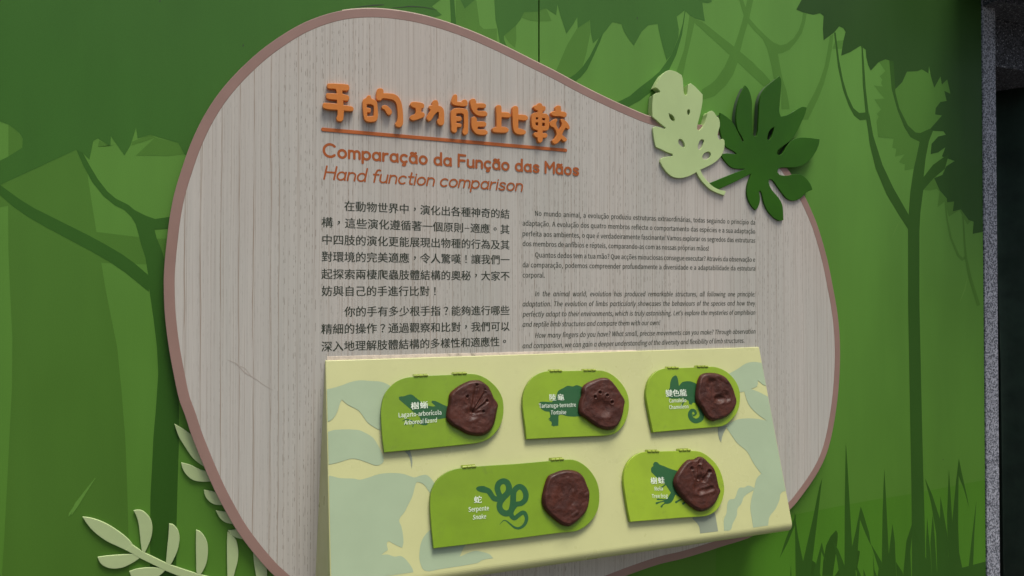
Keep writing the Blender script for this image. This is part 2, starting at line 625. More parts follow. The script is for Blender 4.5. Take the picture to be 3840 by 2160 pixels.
painted('painted_tree', [
    R1([(-300, 380), (0, 520), (60, 565), (150, 630), (250, 690), (400, 765), (520, 825), (640, 885), (750, 945), (870, 1015), (960, 1080), (1060, 1165), (1040, 1040), (1010, 950), (990, 870), (970, 800), (940, 750), (890, 700), (820, 665), (740, 600), (660, 500), (600, 390), (545, 268), (590, 288), (640, 380), (700, 480), (770, 570), (830, 620), (920, 665), (960, 700), (1040, 740), (1110, 765), (1280, 740), (1280, 830), (1150, 838), (1105, 842), (1120, 900), (1150, 970), (1180, 1060), (1250, 1400)]) +
    R4([(900, 420), (900, 780), (893, 1000), (888, 1200), (885, 1700), (752, 1700), (757, 1050), (765, 900), (772, 750), (785, 600), (796, 430), (790, 300), (772, 150), (750, 0)]) +
    R1([(1065, 1285), (900, 1150), (790, 1075), (650, 995), (500, 915), (350, 835), (200, 750), (100, 680), (0, 595), (-300, 440)]),
], M['branch'])
painted('painted_canopy', [
    RD([(700, -200), (640, -10), (585, 92), (650, 120), (750, 143), (815, 128), (850, 155), (843, 280), (850, 390), (945, 320), (965, 300), (1000, 255), (1040, 272), (1063, 310), (1040, 400), (1020, 540), (1110, 505), (1205, 445)]) +
    RG([(520, 520), (525, 600), (545, 680), (572, 738), (650, 652), (725, 620), (765, 632), (790, 930), (825, 935), (900, 860), (950, 750), (1060, 745), (1105, 725), (1175, 768), (1180, 690), (1200, 800), (1235, 918), (1300, 800), (1315, 885), (1370, 830), (1405, 980), (1340, 950), (1365, 1055), (1300, 1065), (1250, 1130), (1245, 1195), (1315, 1208), (1190, 1350)]) +
    RH([(590, 142), (680, 145), (697, 172), (640, 185), (590, 240), (583, 318), (640, 305), (695, 265), (668, 335), (765, 370), (700, 410), (672, 474), (610, 500), (650, 590), (705, 652), (707, 682), (760, 675), (750, 750), (810, 735), (870, 815), (908, 828), (900, 920), (975, 905), (1300, 900), (1300, -1400)]),
], M['crownr'])
painted('painted_field', [
    RE([(100, 825), (470, 760), (1000, 660), (1450, 590), (2300, 428), (2300, 1900), (-600, 1900), (-600, 960)]),
    ], M['field'])
painted('painted_tree', [
    RG([(470, 480), (475, 500), (490, 900), (515, 1160), (515, 1175), (450, 1180), (390, 1130), (330, 1000), (280, 830), (240, 620), (205, 340), (188, 340), (195, 400), (230, 700), (280, 930), (340, 1100), (400, 1210), (460, 1255), (525, 1250), (545, 1380)]) +
    RH([(100, 60), (125, 250), (170, 430), (250, 620), (340, 770), (413, 885), (413, 1449)]) +
    RE([(1433, -20), (1443, 500), (1445, 900), (1450, 1800), (1600, 1800), (1580, 850), (1570, 500), (1556, -20)]) +
    RH([(498, 1449), (498, 900), (505, 760), (527, 590), (605, 500), (690, 430), (720, 320), (690, 335), (600, 400), (530, 490), (545, 350), (570, 220), (600, 145)]) +
    RG([(1190, 1345), (1090, 1390), (1040, 1385), (960, 1310), (870, 1130), (830, 970), (810, 640), (765, 632), (790, 930), (850, 1150), (920, 1320), (1000, 1440)]) +
    RH([(370, 90), (430, 190), (500, 225), (480, 320), (455, 430), (430, 600), (417, 775), (300, 570), (220, 400), (150, 180), (118, 0)]) +
    RG([(555, 1230), (520, 930), (490, 510), (490, 480)]),
], M['trunk'])
GB = [
    [(655, 970), (600, 1030), (550, 1130), (520, 1300), (510, 1449), (620, 1449), (650, 1230), (670, 1080), (672, 1000)],
    [(395, 1280), (440, 1310), (470, 1449), (360, 1449)], [(470, 1370), (495, 1449), (400, 1449)], [(640, 1449), (680, 1390), (720, 1360), (760, 1449)],
    [(880, 1180), (905, 1190), (890, 1290), (865, 1420), (850, 1300)],
]
painted('painted_leaf', [RE(g) for g in GB], M['branch'])
GR = [
    [(220, 780), (228, 1100), (237, 1800), (400, 1800), (372, 1400), (310, 1295), (260, 1050)],
    [(510, 425), (480, 520), (410, 860), (310, 1295), (300, 1500), (380, 1500), (430, 1100), (470, 760)],
    [(65, 1262), (130, 1060), (235, 800), (232, 900), (150, 1100)],
    [(757, 50), (745, 800), (742, 1500), (870, 1500), (822, 1135), (800, 750), (775, 300)],
    [(912, 722), (860, 980), (820, 1150), (830, 1500), (870, 1340), (905, 860), (960, 1000), (1020, 1130), (1000, 1000), (940, 800)],
    [(1020, 1115), (1130, 1300), (1160, 1500), (1080, 1500), (1100, 1370)],
    [(1160, 330), (1140, 800), (1130, 1500), (1230, 1500), (1205, 1215), (1180, 700)],
    [(1245, 905), (1205, 1220), (1200, 1500), (1285, 1500), (1270, 1100)],
    [(1452, 895), (1390, 1080), (1350, 1500), (1440, 1450), (1430, 1200), (1450, 1000)],
    [(1455, 900), (1540, 1130), (1600, 1280), (1620, 1500), (1520, 1500), (1510, 1200)],
    [(1608, 835), (1595, 1100), (1600, 1500), (1660, 1500), (1640, 1200), (1620, 1000)],
    [(1665, 800), (1640, 1100), (1660, 1500), (1715, 1500), (1690, 1100)],
    [(1585, 430), (1650, 700), (1700, 1000), (1715, 1500), (1790, 1450), (1820, 1050), (1740, 850), (1660, 600)],
    [(1745, 620), (1740, 900), (1790, 1450), (1840, 1450), (1815, 1000), (1780, 800)],
    [(1835, 340), (1815, 800), (1820, 1100), (1850, 1500), (1900, 1450), (1868, 860), (1845, 500)],
    [(1938, 220), (1905, 500), (1870, 860), (1870, 1300), (1900, 1390), (1975, 1370), (1940, 1200), (1930, 900), (1935, 400), (1990, 540), (2045, 735), (2020, 600), (1970, 380)],
    [(2122, 650), (2080, 1000), (2040, 1350), (2020, 1500), (2080, 1500), (2100, 1000)],
    [(505, 1095), (450, 1300), (395, 1500), (480, 1500), (500, 1190), (560, 1340), (575, 1400), (540, 1250)],
    [(610, 1055), (660, 1250), (700, 1500), (780, 1500), (740, 1330), (680, 1180)],
    [(1835, 1210), (1795, 1500), (1890, 1500), (1850, 1280)],
    [(1690, 1405), (1850, 1390), (1980, 1360), (2300, 1275), (2300, 1800), (1690, 1800)],
    [(1280, 1300), (1350, 1410), (1360, 1500), (1290, 1500)], [(1040, 1200), (1055, 1380), (1100, 1500), (1050, 1500)],
    [(875, 1350), (915, 1449), (870, 1500)], [(940, 1375), (965, 1449), (975, 1500), (945, 1500)], [(183, 1330), (190, 1500), (172, 1500)],
    [(237, 1500), (1720, 1490), (1720, 1900), (237, 1900)],
]
painted('painted_grass', [RE(g) for g in GR], M['grass'])
painted('scuff_mark', [  # lighter scuffs; the gloss of the lower left smear is painted as colour
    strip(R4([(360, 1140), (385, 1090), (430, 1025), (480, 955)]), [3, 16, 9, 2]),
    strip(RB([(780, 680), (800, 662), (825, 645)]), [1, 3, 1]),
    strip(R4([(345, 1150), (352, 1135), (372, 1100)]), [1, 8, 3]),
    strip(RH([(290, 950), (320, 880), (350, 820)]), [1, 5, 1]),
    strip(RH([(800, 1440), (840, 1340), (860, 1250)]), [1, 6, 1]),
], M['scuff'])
painted('dark_speck', [
    [(597, 8), (600, 0), (603, -6), (601, 8)], [(909, 174), (913, 163), (914, 172), (911, 176)],
    RB([(755, 262), (768, 262), (766, 292), (758, 290)]), RE([(1770, 228), (1776, 228), (1775, 240), (1771, 239)]), RE([(160, 1020), (172, 1015), (166, 1026)]),
    strip([(1470, 30), (1540, 24), (1590, 27), (1640, 38)], [1, 3, 2, 1]), strip([(1330, 27), (1400, 20), (1440, 18)], [1, 4, 2]),
], M['ink'])
# groove shading strip comes from the real gap between the panels

# ------------------------------------------------------------------ sign board
OUT = ([(1284, 39), (1205, 59), (1127, 91), (1049, 137), (971, 194), (893, 266), (825, 343), (766, 432), (717, 533), (683, 628), (654, 723), (637, 808), (627, 885), (618, 970), (614, 1030)] + Z(0, 0, 1.3414, []) +
       Z(0, 1080, 1.3414, [(823, 0), (826, 100), (835, 200), (850, 310), (872, 430), (900, 560)]) +
       Z(640, 1560, 2.4158, [(130, 0), (185, 170), (240, 310), (310, 480), (400, 680), (500, 870), (600, 1040), (740, 1230), (860, 1370), (918, 1430)]) +
       [(1100, 2222), (1230, 2330), (1400, 2410), (1600, 2440), (1850, 2400), (2060, 2290), (2200, 2220)] +
       Z(1280, 1080, 1.3414, [(1430, 1449), (1600, 1390)]) + Z(2560, 1080, 1.3414, [(0, 1362), (200, 1300), (370, 1240), (545, 1110), (600, 1045), (660, 960), (705, 880), (735, 800), (758, 700), (774, 600), (785, 500), (791, 400), (792, 300), (787, 200), (775, 100), (757, 0)]) +
       [(3102, 970), (3068, 852), (3045, 794), (3016, 732), (2966, 651), (2920, 592), (2860, 545), (2784, 505), (2700, 480), (2630, 468), (2530, 455)] +
       Z(1280, 0, 1.3414, [(1560, 588), (1440, 540), (1320, 485), (1200, 425), (1080, 360), (960, 300), (830, 235), (700, 175), (600, 135), (480, 95), (360, 65), (230, 46), (120, 42)]))
outp = smooth(WALL.poly(OUT, BD), 4, 170)
if area(outp) < 0:
    outp = outp[::-1]
sign = thing('sign_board', (WALL.un(1900, 1112, BD)[0], -0.006, 0.6), 'large rounded pale wood sign board with dusty pink rim and orange title', 'sign')
inner = inset(outp, 0.0193)
b = MB()
b.prism(WALL, [inner], 0.006, BD)
b.build('panel', M['wood'], sign)
b = MB()
b.prism(WALL, [outp, inner], 0.0062, BD + 0.0002, 0.0009)
b.build('rim', M['rim'], sign)
b = MB()
b.prism(WALL, [inset(outp, 0.05)], 0.0002, 0.0058)
b.build('backing', M['spacer'], sign)
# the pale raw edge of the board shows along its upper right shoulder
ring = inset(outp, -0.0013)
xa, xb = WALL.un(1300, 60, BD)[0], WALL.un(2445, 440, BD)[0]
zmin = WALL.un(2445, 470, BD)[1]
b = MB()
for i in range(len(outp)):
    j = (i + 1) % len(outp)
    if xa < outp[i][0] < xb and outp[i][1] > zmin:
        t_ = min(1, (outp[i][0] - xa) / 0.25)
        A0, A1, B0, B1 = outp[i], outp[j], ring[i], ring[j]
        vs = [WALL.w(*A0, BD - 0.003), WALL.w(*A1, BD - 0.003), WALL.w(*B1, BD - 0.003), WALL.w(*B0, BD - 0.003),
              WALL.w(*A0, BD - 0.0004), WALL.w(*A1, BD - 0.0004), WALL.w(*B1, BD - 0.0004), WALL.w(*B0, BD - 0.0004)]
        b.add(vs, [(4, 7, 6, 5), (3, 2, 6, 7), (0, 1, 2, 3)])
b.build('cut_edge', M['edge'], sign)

T1 = lambda p: Z(1180, 280, 4.529, p)
T2 = lambda p: Z(1660, 320, 4.528, p)
TITLE = [
    [T1([(210, 165), (235, 147), (400, 150), (560, 165), (588, 200), (585, 255), (560, 272), (475, 270), (470, 300), (480, 325), (555, 345), (585, 375), (580, 430), (555, 445), (485, 440), (490, 515), (560, 522), (640, 540), (663, 575), (655, 615), (600, 620), (497, 612), (490, 740), (470, 785), (430, 795), (385, 780), (368, 735), (390, 680), (385, 600), (240, 590), (160, 570), (135, 540), (140, 495), (170, 475), (378, 492), (378, 430), (240, 415), (200, 390), (190, 350), (205, 315), (250, 312), (375, 320), (360, 255), (345, 243), (240, 235), (212, 210)])],
    [T1([(905, 350), (950, 352), (965, 400), (1020, 425), (1060, 470), (1075, 600), (1075, 720), (1055, 780), (1000, 800), (930, 805), (870, 785), (840, 740), (820, 600), (812, 480), (825, 420), (870, 395)]),
     ('h', T1([(885, 505), (960, 505), (1000, 530), (1005, 600), (998, 700), (895, 710), (892, 645), (950, 640), (958, 580), (920, 562), (885, 560)])),
     T1([(1080, 235), (1130, 228), (1165, 250), (1172, 310), (1260, 312), (1350, 325), (1420, 370), (1470, 460), (1495, 580), (1505, 720), (1500, 840), (1470, 885), (1430, 895), (1385, 875), (1368, 830), (1400, 780), (1410, 680), (1400, 560), (1380, 480), (1330, 430), (1250, 412), (1155, 405), (1130, 435), (1085, 438), (1055, 420), (1045, 350), (1055, 270)]),
     T1([(1160, 522), (1210, 517), (1260, 550), (1310, 610), (1312, 650), (1290, 682), (1250, 683), (1220, 650), (1190, 600), (1145, 570), (1140, 540)])],
    [T1([(1640, 470), (1680, 457), (1820, 475), (1862, 510), (1860, 555), (1840, 575), (1812, 575), (1812, 630), (1860, 645), (1872, 690), (1855, 720), (1690, 778), (1640, 765), (1618, 725), (1640, 690), (1710, 660), (1712, 570), (1650, 545), (1618, 510)]),
     T1([(2030, 430), (2080, 428), (2102, 470), (2105, 520), (2160, 545), (2195, 600), (2203, 720), (2200, 820), (2175, 858), (2120, 855), (2085, 820), (2080, 770), (2105, 745), (2108, 640), (2090, 630), (2040, 680), (1990, 760), (1960, 787), (1925, 780), (1902, 740), (1910, 700), (1970, 600), (1940, 570), (1945, 530), (1995, 515), (2000, 460)])],
    [T2([(190, 158), (225, 150), (248, 170), (250, 275), (330, 280), (345, 245), (385, 238), (415, 260), (425, 310), (415, 350), (360, 357), (240, 345), (185, 330), (150, 290), (155, 250), (175, 190)]),
     T2([(180, 400), (240, 383), (380, 395), (420, 420), (435, 480), (435, 700), (430, 810), (400, 840), (365, 838), (340, 800), (345, 770), (360, 700), (357, 500), (335, 480), (300, 475), (235, 480), (232, 525), (300, 530), (325, 555), (320, 595), (290, 608), (235, 612), (235, 640), (300, 648), (322, 670), (315, 710), (245, 712), (243, 780), (225, 803), (185, 800), (150, 765), (147, 700), (140, 560), (145, 440)]),
     T2([(480, 235), (515, 222), (550, 230), (570, 270), (575, 300), (700, 303), (740, 330), (735, 375), (700, 385), (600, 385), (585, 410), (600, 430), (720, 435), (762, 470), (755, 515), (720, 525), (620, 520), (545, 480), (490, 400), (470, 320), (465, 260)]),
     T2([(500, 540), (550, 533), (580, 570), (585, 612), (700, 612), (745, 640), (740, 690), (700, 702), (600, 705), (595, 740), (620, 748), (720, 752), (768, 785), (760, 825), (710, 842), (620, 838), (555, 810), (500, 730), (485, 640), (488, 570)])],
    [T2([(920, 340), (960, 330), (995, 350), (1003, 400), (1003, 450), (1110, 458), (1155, 490), (1155, 540), (1110, 550), (1002, 540), (1000, 700), (1080, 710), (1125, 745), (1110, 790), (1060, 805), (900, 800), (850, 775), (845, 730), (880, 710), (915, 705), (912, 500), (905, 380)]),
     T2([(1200, 355), (1250, 347), (1280, 370), (1288, 420), (1288, 492), (1400, 500), (1445, 530), (1450, 575), (1415, 597), (1286, 585), (1288, 730), (1350, 742), (1410, 770), (1415, 810), (1380, 835), (1280, 832), (1220, 790), (1195, 700), (1188, 560), (1182, 400)])],
    [T2([(1630, 298), (1680, 308), (1700, 345), (1740, 355), (1752, 390), (1740, 430), (1700, 437), (1700, 475), (1770, 485), (1805, 530), (1812, 620), (1808, 720), (1780, 765), (1700, 770), (1700, 810), (1765, 815), (1782, 850), (1760, 890), (1702, 890), (1698, 940), (1675, 970), (1640, 972), (1615, 940), (1612, 890), (1570, 870), (1545, 830), (1560, 800), (1613, 800), (1615, 765), (1545, 740), (1515, 680), (1508, 560), (1520, 490), (1560, 462), (1612, 462), (1612, 430), (1570, 410), (1540, 370), (1560, 340), (1595, 330)]),
     ('h', T2([(1585, 545), (1620, 545), (1620, 582), (1585, 580)])), ('h', T2([(1690, 555), (1738, 560), (1736, 598), (1692, 592)])),
     ('h', T2([(1578, 630), (1622, 632), (1620, 683), (1585, 680)])), ('h', T2([(1692, 637), (1736, 642), (1735, 695), (1692, 690)])),
     T2([(1930, 350), (1970, 338), (2010, 355), (2013, 440), (2080, 452), (2108, 485), (2100, 530), (2060, 542), (1990, 525), (1900, 525), (1855, 505), (1838, 470), (1870, 440), (1912, 435), (1915, 380)]),
     T2([(1850, 600), (1900, 570), (1945, 570), (1950, 600), (1930, 645), (1940, 690), (1975, 765), (2000, 720), (2025, 660), (2005, 600), (2005, 572), (2050, 575), (2110, 620), (2155, 690), (2160, 735), (2135, 745), (2090, 720), (2060, 770), (2030, 840), (2080, 880), (2115, 915), (2100, 950), (2060, 955), (2015, 910), (1985, 950), (1950, 985), (1905, 997), (1870, 975), (1858, 935), (1900, 900), (1935, 820), (1890, 720), (1840, 700), (1820, 660), (1825, 625)])],
]
TH = BD + 0.010
for ch, word in zip(TITLE, ['hand', 'of', 'work', 'ability', 'compare', 'contrast']):
    b = MB()
    solids = []
    for p in ch:
        if p[0] == 'h':
            solids[-1].append(smooth(WALL.poly(p[1], TH), 2))
        else:
            solids.append([smooth(WALL.poly(p, TH), 3, 62)])
    for s_ in solids:
        b.prism(WALL, s_, BD, TH, 0.0008)
    b.build('title_character', M['title'], sign)


def capsule_line(b, fr, p, q, wd, n0, n1=None, segs=8):
    """round-ended bar between plane points p and q (n1: solid, else flat)"""
    p, q = Vector(p), Vector(q)
    d = (q - p)
    an = math.atan2(d.y, d.x)
    pts = []
    for i in range(segs + 1):
        t = an - math.pi / 2 + math.pi * i / segs
        pts.append((q.x + math.cos(t) * wd / 2, q.y + math.sin(t) * wd / 2))
    for i in range(segs + 1):
        t = an + math.pi / 2 + math.pi * i / segs
        pts.append((p.x + math.cos(t) * wd / 2, p.y + math.sin(t) * wd / 2))
    if n1 is None:
        b.sheet(fr, [pts], n0)
    else:
        b.prism(fr, [pts], n0, n1, 0.0003)


b = MB()
capsule_line(b, WALL, WALL.un(1211, 485.5, BD), WALL.un(2121, 563.8, BD), 0.0078, BD, BD + 0.0012)
b.build('title_underline', M['orange'], sign)

# rounded stroke lettering (x-height 1, cap height 1.5)
def arc(cx, cy, rx, ry, a0, a1, n=14):
    return [(cx + rx * math.cos(math.radians(a0 + (a1 - a0) * i / n)), cy + ry * math.sin(math.radians(a0 + (a1 - a0) * i / n))) for i in range(n + 1)]


O = arc(.42, .5, .42, .5, 0, 360, 20)
TIL = [(.12, 1.26), (.22, 1.36), (.34, 1.36), (.50, 1.27), (.62, 1.27), (.72, 1.37)]
AA = [arc(.40, .5, .40, .5, 0, 360, 20), [(.80, 1.0), (.80, .25), (.84, 0)]]
NN = [[(0, 1), (0, 0)], [(0, .62)] + arc(.36, .62, .36, .38, 180, 0, 10) + [(.72, 0)]]
CC = arc(.42, .5, .42, .5, 48, 312, 16)
CED = [(.40, -.02), (.36, -.14), (.50, -.20), (.54, -.32), (.42, -.42), (.28, -.40)]
GL = {
    'C': ([arc(.70, .75, .70, .75, 45, 315, 20)], 1.28), 'o': ([O], .84),
    'm': ([[(0, 1), (0, 0)], [(0, .62)] + arc(.30, .66, .30, .34, 180, 0, 8) + [(.60, 0)], [(.60, .62)] + arc(.90, .66, .30, .34, 180, 0, 8) + [(1.20, 0)]], 1.20),
    'p': ([[(0, 1), (0, -.5)], arc(.42, .5, .42, .5, 0, 360, 20)], .84), 'a': (AA, .84),
    'r': ([[(0, 1), (0, 0)], [(0, .60), (.10, .82), (.28, .95), (.50, .97)]], .50),
    'c': ([CC], .74), 'ç': ([CC, CED], .74), 'ã': (AA + [TIL], .84),
    'd': ([arc(.40, .5, .40, .5, 0, 360, 20), [(.80, 1.5), (.80, .25), (.84, 0)]], .84),
    'F': ([[(0, 1.5), (0, 0)], [(0, 1.45), (.82, 1.45)], [(0, .76), (.74, .76)]], .80),
    'u': ([[(0, 1), (0, .38)] + arc(.36, .38, .36, .38, 180, 360, 10) + [(.72, 1)], [(.72, .4), (.75, 0)]], .75),
    'n': (NN, .72),
    's': ([[(.66, .84), (.52, .97), (.30, 1.0), (.10, .90), (.07, .72), (.20, .58), (.46, .48), (.64, .38), (.68, .22), (.58, .06), (.36, 0), (.14, .04), (.02, .18)]], .68),
    'M': ([[(0, 0), (0, 1.45), (.58, .62), (1.16, 1.45), (1.16, 0)]], 1.16),
    'H': ([[(0, 0), (0, 1.48)], [(1.0, 0), (1.0, 1.48)], [(0, .80), (1.0, .80)]], 1.0),
    'f': ([[(.20, 0), (.20, 1.15), (.30, 1.40), (.50, 1.46), (.62, 1.40)], [(0, .98), (.52, .98)]], .50),
    't': ([[(.22, 1.38), (.22, .25), (.30, .04), (.50, .02)], [(0, .98), (.52, .98)]], .50),
    'i': ([[(0, 1), (0, 0)], [(0, 1.34), (0, 1.345)]], 0),
}


for _c in 'CFMH':
    GL[_c] = ([[(u, v * 1.10) for u, v in st] for st in GL[_c][0]], GL[_c][1])
for _c in 'dft':
    GL[_c] = ([[(u, v if v <= 1 else 1 + (v - 1) * 1.3) for u, v in st] for st in GL[_c][0]], GL[_c][1])


def stroke_text(name, txt, p0, p1, xh, wd, mat, shear=0.0, gap=.36, space=.62):
    adv, x, place = [], 0, []
    for c in txt:
        if c == ' ':
            x += space
            continue
        g, wg = GL[c]
        place.append((x, g))
        x += wg + gap
    tot = x - gap
    a0, a1 = Vector(WALL.un(*p0, BD)), Vector(WALL.un(*p1, BD))
    d = (a1 - a0)
    inkw = d.length - wd
    d.normalize()
    up = Vector((-d.y, d.x))
    sx = inkw / (tot + shear * 1.0 * 0)
    b = MB()
    k = 0
    o0 = a0 + d * wd / 2
    for x, g in place:
        parts = []
        for st in g:
            cur = [st[0]]
            for i in range(1, len(st)):
                if len(cur) > 1:
                    a_, b_, c_ = Vector(cur[-2]), Vector(cur[-1]), Vector(st[i])
                    if (b_ - a_).length > 1e-6 and (c_ - b_).length > 1e-6 and (b_ - a_).angle(c_ - b_) > 0.6:
                        parts.append(cur)
                        cur = [cur[-1]]
                cur.append(st[i])
            parts.append(cur)
        for st in parts:
            pts = [o0 + d * ((x + u) * sx + shear * v * xh) + up * (v * xh + wd / 2) for u, v in st]
            pts = [pts[0]] + [pts[i] for i in range(1, len(pts)) if (pts[i] - pts[i - 1]).length > 1e-7]
            L = len(pts)
            n = BD + 0.00025 + k * 0.000012
            k += 1
            closed = (pts[0] - pts[-1]).length < 1e-6
            q = []
            for sgn in (1, -1):
                row = []
                for i in range(L):
                    if closed:
                        t = pts[(i + 1) % (L - 1)] - pts[(i - 1) % (L - 1)]
                    else:
                        t = pts[min(L - 1, i + 1)] - pts[max(0, i - 1)]
                    t = t.normalized() if t.length > 0 else d
                    row.append(pts[i] + Vector((-t.y, t.x)) * wd / 2 * sgn)
                q.append(row)
            vv = [WALL.w(r[0], r[1], n) for row in q for r in row]
            b.add(vv, [(i + L, i + 1 + L, i + 1, i) for i in range(L - 1)])
            if not closed:
                for e in (0, L - 1):
                    c = pts[e]
                    n2 = n + 0.000003 + 0.000002 * (e > 0)
                    cv = [WALL.w(c.x + math.cos(t * math.pi / 6) * wd / 2, c.y + math.sin(t * math.pi / 6) * wd / 2, n2) for t in range(12)]
                    b.add(cv, [tuple(range(12))])
                for e in range(1, L - 1):
                    if (pts[e] - pts[e - 1]).angle(pts[e + 1] - pts[e]) > 0.6:
                        c = pts[e]
                        cv = [WALL.w(c.x + math.cos(t * math.pi / 6) * wd / 2, c.y + math.sin(t * math.pi / 6) * wd / 2, n + 0.000006 + e * 0.0000008) for t in range(12)]
                        b.add(cv, [tuple(range(12))])
    return b.build(name, mat, sign)


stroke_text('printed_subtitle', 'Comparação da Função das Mãos', (1209, 590.5), (2171, 661), 0.0157, 0.0053, M['orange2'])
stroke_text('printed_subtitle', 'Hand function comparison', (1212, 674), (1958, 719.6), 0.0164, 0.0037, M['orange2'], shear=0.20, gap=.27, space=.5)

# ---- printed text set in the font that ships with Blender
FONT = None
try:
    fp = os.path.join(bpy.utils.system_resource('DATAFILES', path='fonts'), 'Noto Sans CJK Regular.woff2')
    FONT = bpy.data.fonts.load(fp)
except Exception:
    FONT = None
_fc = {}
_tc = bpy.data.curves.new('type', 'FONT')
if FONT:
    _tc.font = FONT
_tc.resolution_u = 2
_to = bpy.data.objects.new('type', _tc)


def _bbx(txt):
    _tc.body = txt
    me = _to.to_mesh()
    r = max(v.co.x for v in me.vertices)
    _to.to_mesh_clear()
    return r


EM = _bbx('中中') - _bbx('中')                          # one full-width advance at size 1
_tc.size = 1 / EM if EM > 0 else 1


def glyphs(txt, shear=0.0, offset=0.0, space=1.0):
    key = (txt, shear, offset, round(space, 4))
    if key in _fc:
        return _fc[key]
    _tc.shear = shear
    _tc.offset = offset
    _tc.space_word = space
    _tc.body = txt
    me = _to.to_mesh()
    r = ([(v.co.x, v.co.y) for v in me.vertices], [tuple(p.vertices) for p in me.polygons])
    _to.to_mesh_clear()
    _fc[key] = r
    return r


def natural(fr, n, txt, p0, p1, em, shear=0.0):
    """horizontal condensing of a naturally spaced line"""
    W = (Vector(fr.un(*p1, n)) - Vector(fr.un(*p0, n))).length
    v, _ = glyphs(txt, shear)
    return W / em / (max(q[0] for q in v) - min(q[0] for q in v))


def setline(b, fr, n, txt, p0, p1, em, shear=0.0, wt=0.014, condense=None):
    """one line of Latin text from photograph point p0 to p1 (baseline), em in metres"""
    a0, a1 = Vector(fr.un(*p0, n)), Vector(fr.un(*p1, n))
    d = a1 - a0
    W = d.length
    d.normalize()
    up = Vector((-d.y, d.x))
    v, f = glyphs(txt, shear)
    sp = 1.0
    if condense and ' ' in txt:
        w1 = max(q[0] for q in v) - min(q[0] for q in v)
        v2, _ = glyphs(txt, shear, 0.0, 2.0)
        w2 = max(q[0] for q in v2) - min(q[0] for q in v2)
        sp = 1 + (W / (em * condense) - w1) / max(1e-6, (w2 - w1))
        sp = max(0.6, min(5, sp))
        v, f = glyphs(txt, shear, 0.0, sp)
    x0, x1 = min(q[0] for q in v), max(q[0] for q in v)
    sx = W / (x1 - x0)
    for j, sh in enumerate((-wt, wt)):
        vv = []
        for x, y in v:
            q = a0 + d * ((x - x0) * sx + sh * em) + up * (y * em)
            vv.append(fr.w(q.x, q.y, n + j * 0.00001))
        b.add(vv, f)


def setcjk(b, fr, n, txt, p0, p1, em, bold=0.014, fill=1.0):
    """evenly pitched characters whose cell centres run from p0 to p1 edges (centre line)"""
    a0, a1 = Vector(fr.un(*p0, n)), Vector(fr.un(*p1, n))
    d = a1 - a0
    W = d.length
    d.normalize()
    up = Vector((-d.y, d.x))
    wts = [0.62 if c == '–' else 1.0 for c in txt]
    tot = sum(wts)
    x = 0
    for c, wt in zip(txt, wts):
        cell = W * wt / tot
        v, f = glyphs(c)
        sx = min(em * 1.12, W / tot) * fill
        mx, my = 0.5, 0.38
        if c in '，。！？–':
            mx = (min(q[0] for q in v) + max(q[0] for q in v)) / 2
        if c in '，。':
            my = (min(q[1] for q in v) + max(q[1] for q in v)) / 2
        if c == '–':
            my = 0.33
        for j, (hx, hy) in enumerate(((-bold, 0), (bold, 0), (0, -bold), (0, bold))[:2]):
            vv = []
            for X, Y in v:
                q = a0 + d * (x + cell / 2 + (X - mx + hx) * sx) + up * ((Y - my + hy) * em)
                vv.append(fr.w(q.x, q.y, n + j * 0.00001))
            b.add(vv, f)
        x += cell


EMC = 0.0232
CL = [
    ('在動物世界中，演化出各種神奇的結', (1290, 771.5), (1912, 803)),
    ('構，這些演化遵循著一個原則–適應。其', (1205, 832.5), (1912, 860.5)),
    ('中四肢的演化更能展現出物種的行為及其', (1205, 897.5), (1912, 918.5)),
    ('對環境的完美適應，令人驚嘆！讓我們一', (1205, 961.5), (1912, 974)),
    ('起探索兩棲爬蟲肢體結構的奧秘，大家不', (1205, 1027), (1912, 1035)),
    ('妨與自己的手進行比對！', (1205, 1091), (1650, 1091.5)),
]
NP = BD + 0.00025
for t, p, q in CL + [
    ('你的手有多少根手指？能夠進行哪些', (1291, 1168.4), (1912, 1163.4)),
    ('精細的操作？通過觀察和比對，我們可以', (1204, 1234), (1912, 1223)),
    ('深入地理解肢體結構的多樣性和適應性。', (1204, 1299.6), (1910, 1279.5)),
]:
    b = MB()
    setcjk(b, WALL, NP, t, p, q, EMC)
    b.build('printed_line', M['ink'], sign)
EML = 0.0158
CF1 = natural(WALL, NP, 'dos membros de anfíbios e répteis, comparando-as com as nossas próprias mãos!', (1960, 922.5), (2658, 940), EML)
CF2 = natural(WALL, NP, 'ɑnd reptile limb structures ɑnd compɑre them with our own!', (1960, 1225.6), (2476, 1218.8), EML, 0.18)
print('condense', CF1, CF2)
for t, p, q in [
    ('No mundo animal, a evolução produziu estruturas extraordinárias, todas seguindo o princípio da', (2007, 809), (2831.5, 842.5)),
    ('adaptação. A evolução dos quatro membros reflecte o comportamento das espécies e a sua adaptação', (1960, 845.7), (2831.5, 876)),
    ('perfeita aos ambientes, o que é verdadeiramente fascinante! Vamos explorar os segredos das estruturas', (1960, 885), (2832, 910)),
    ('dos membros de anfíbios e répteis, comparando-as com as nossas próprias mãos!', (1960, 922.5), (2658, 940)),
    ('Quantos dedos tem a tua mão? Que acções minuciosas consegue executar? Através da observação e', (2007, 965), (2831.5, 981.8)),
    ('da comparação, podemos compreender profundamente a diversidade e a adaptabilidade da estrutura', (1960, 1002), (2831.5, 1015)),
    ('corporal.', (1960, 1040.6), (2043, 1041)),
]:
    b = MB()
    setline(b, WALL, NP, t, p, q, EML, condense=CF1)
    b.build('printed_line', M['ink2'], sign)
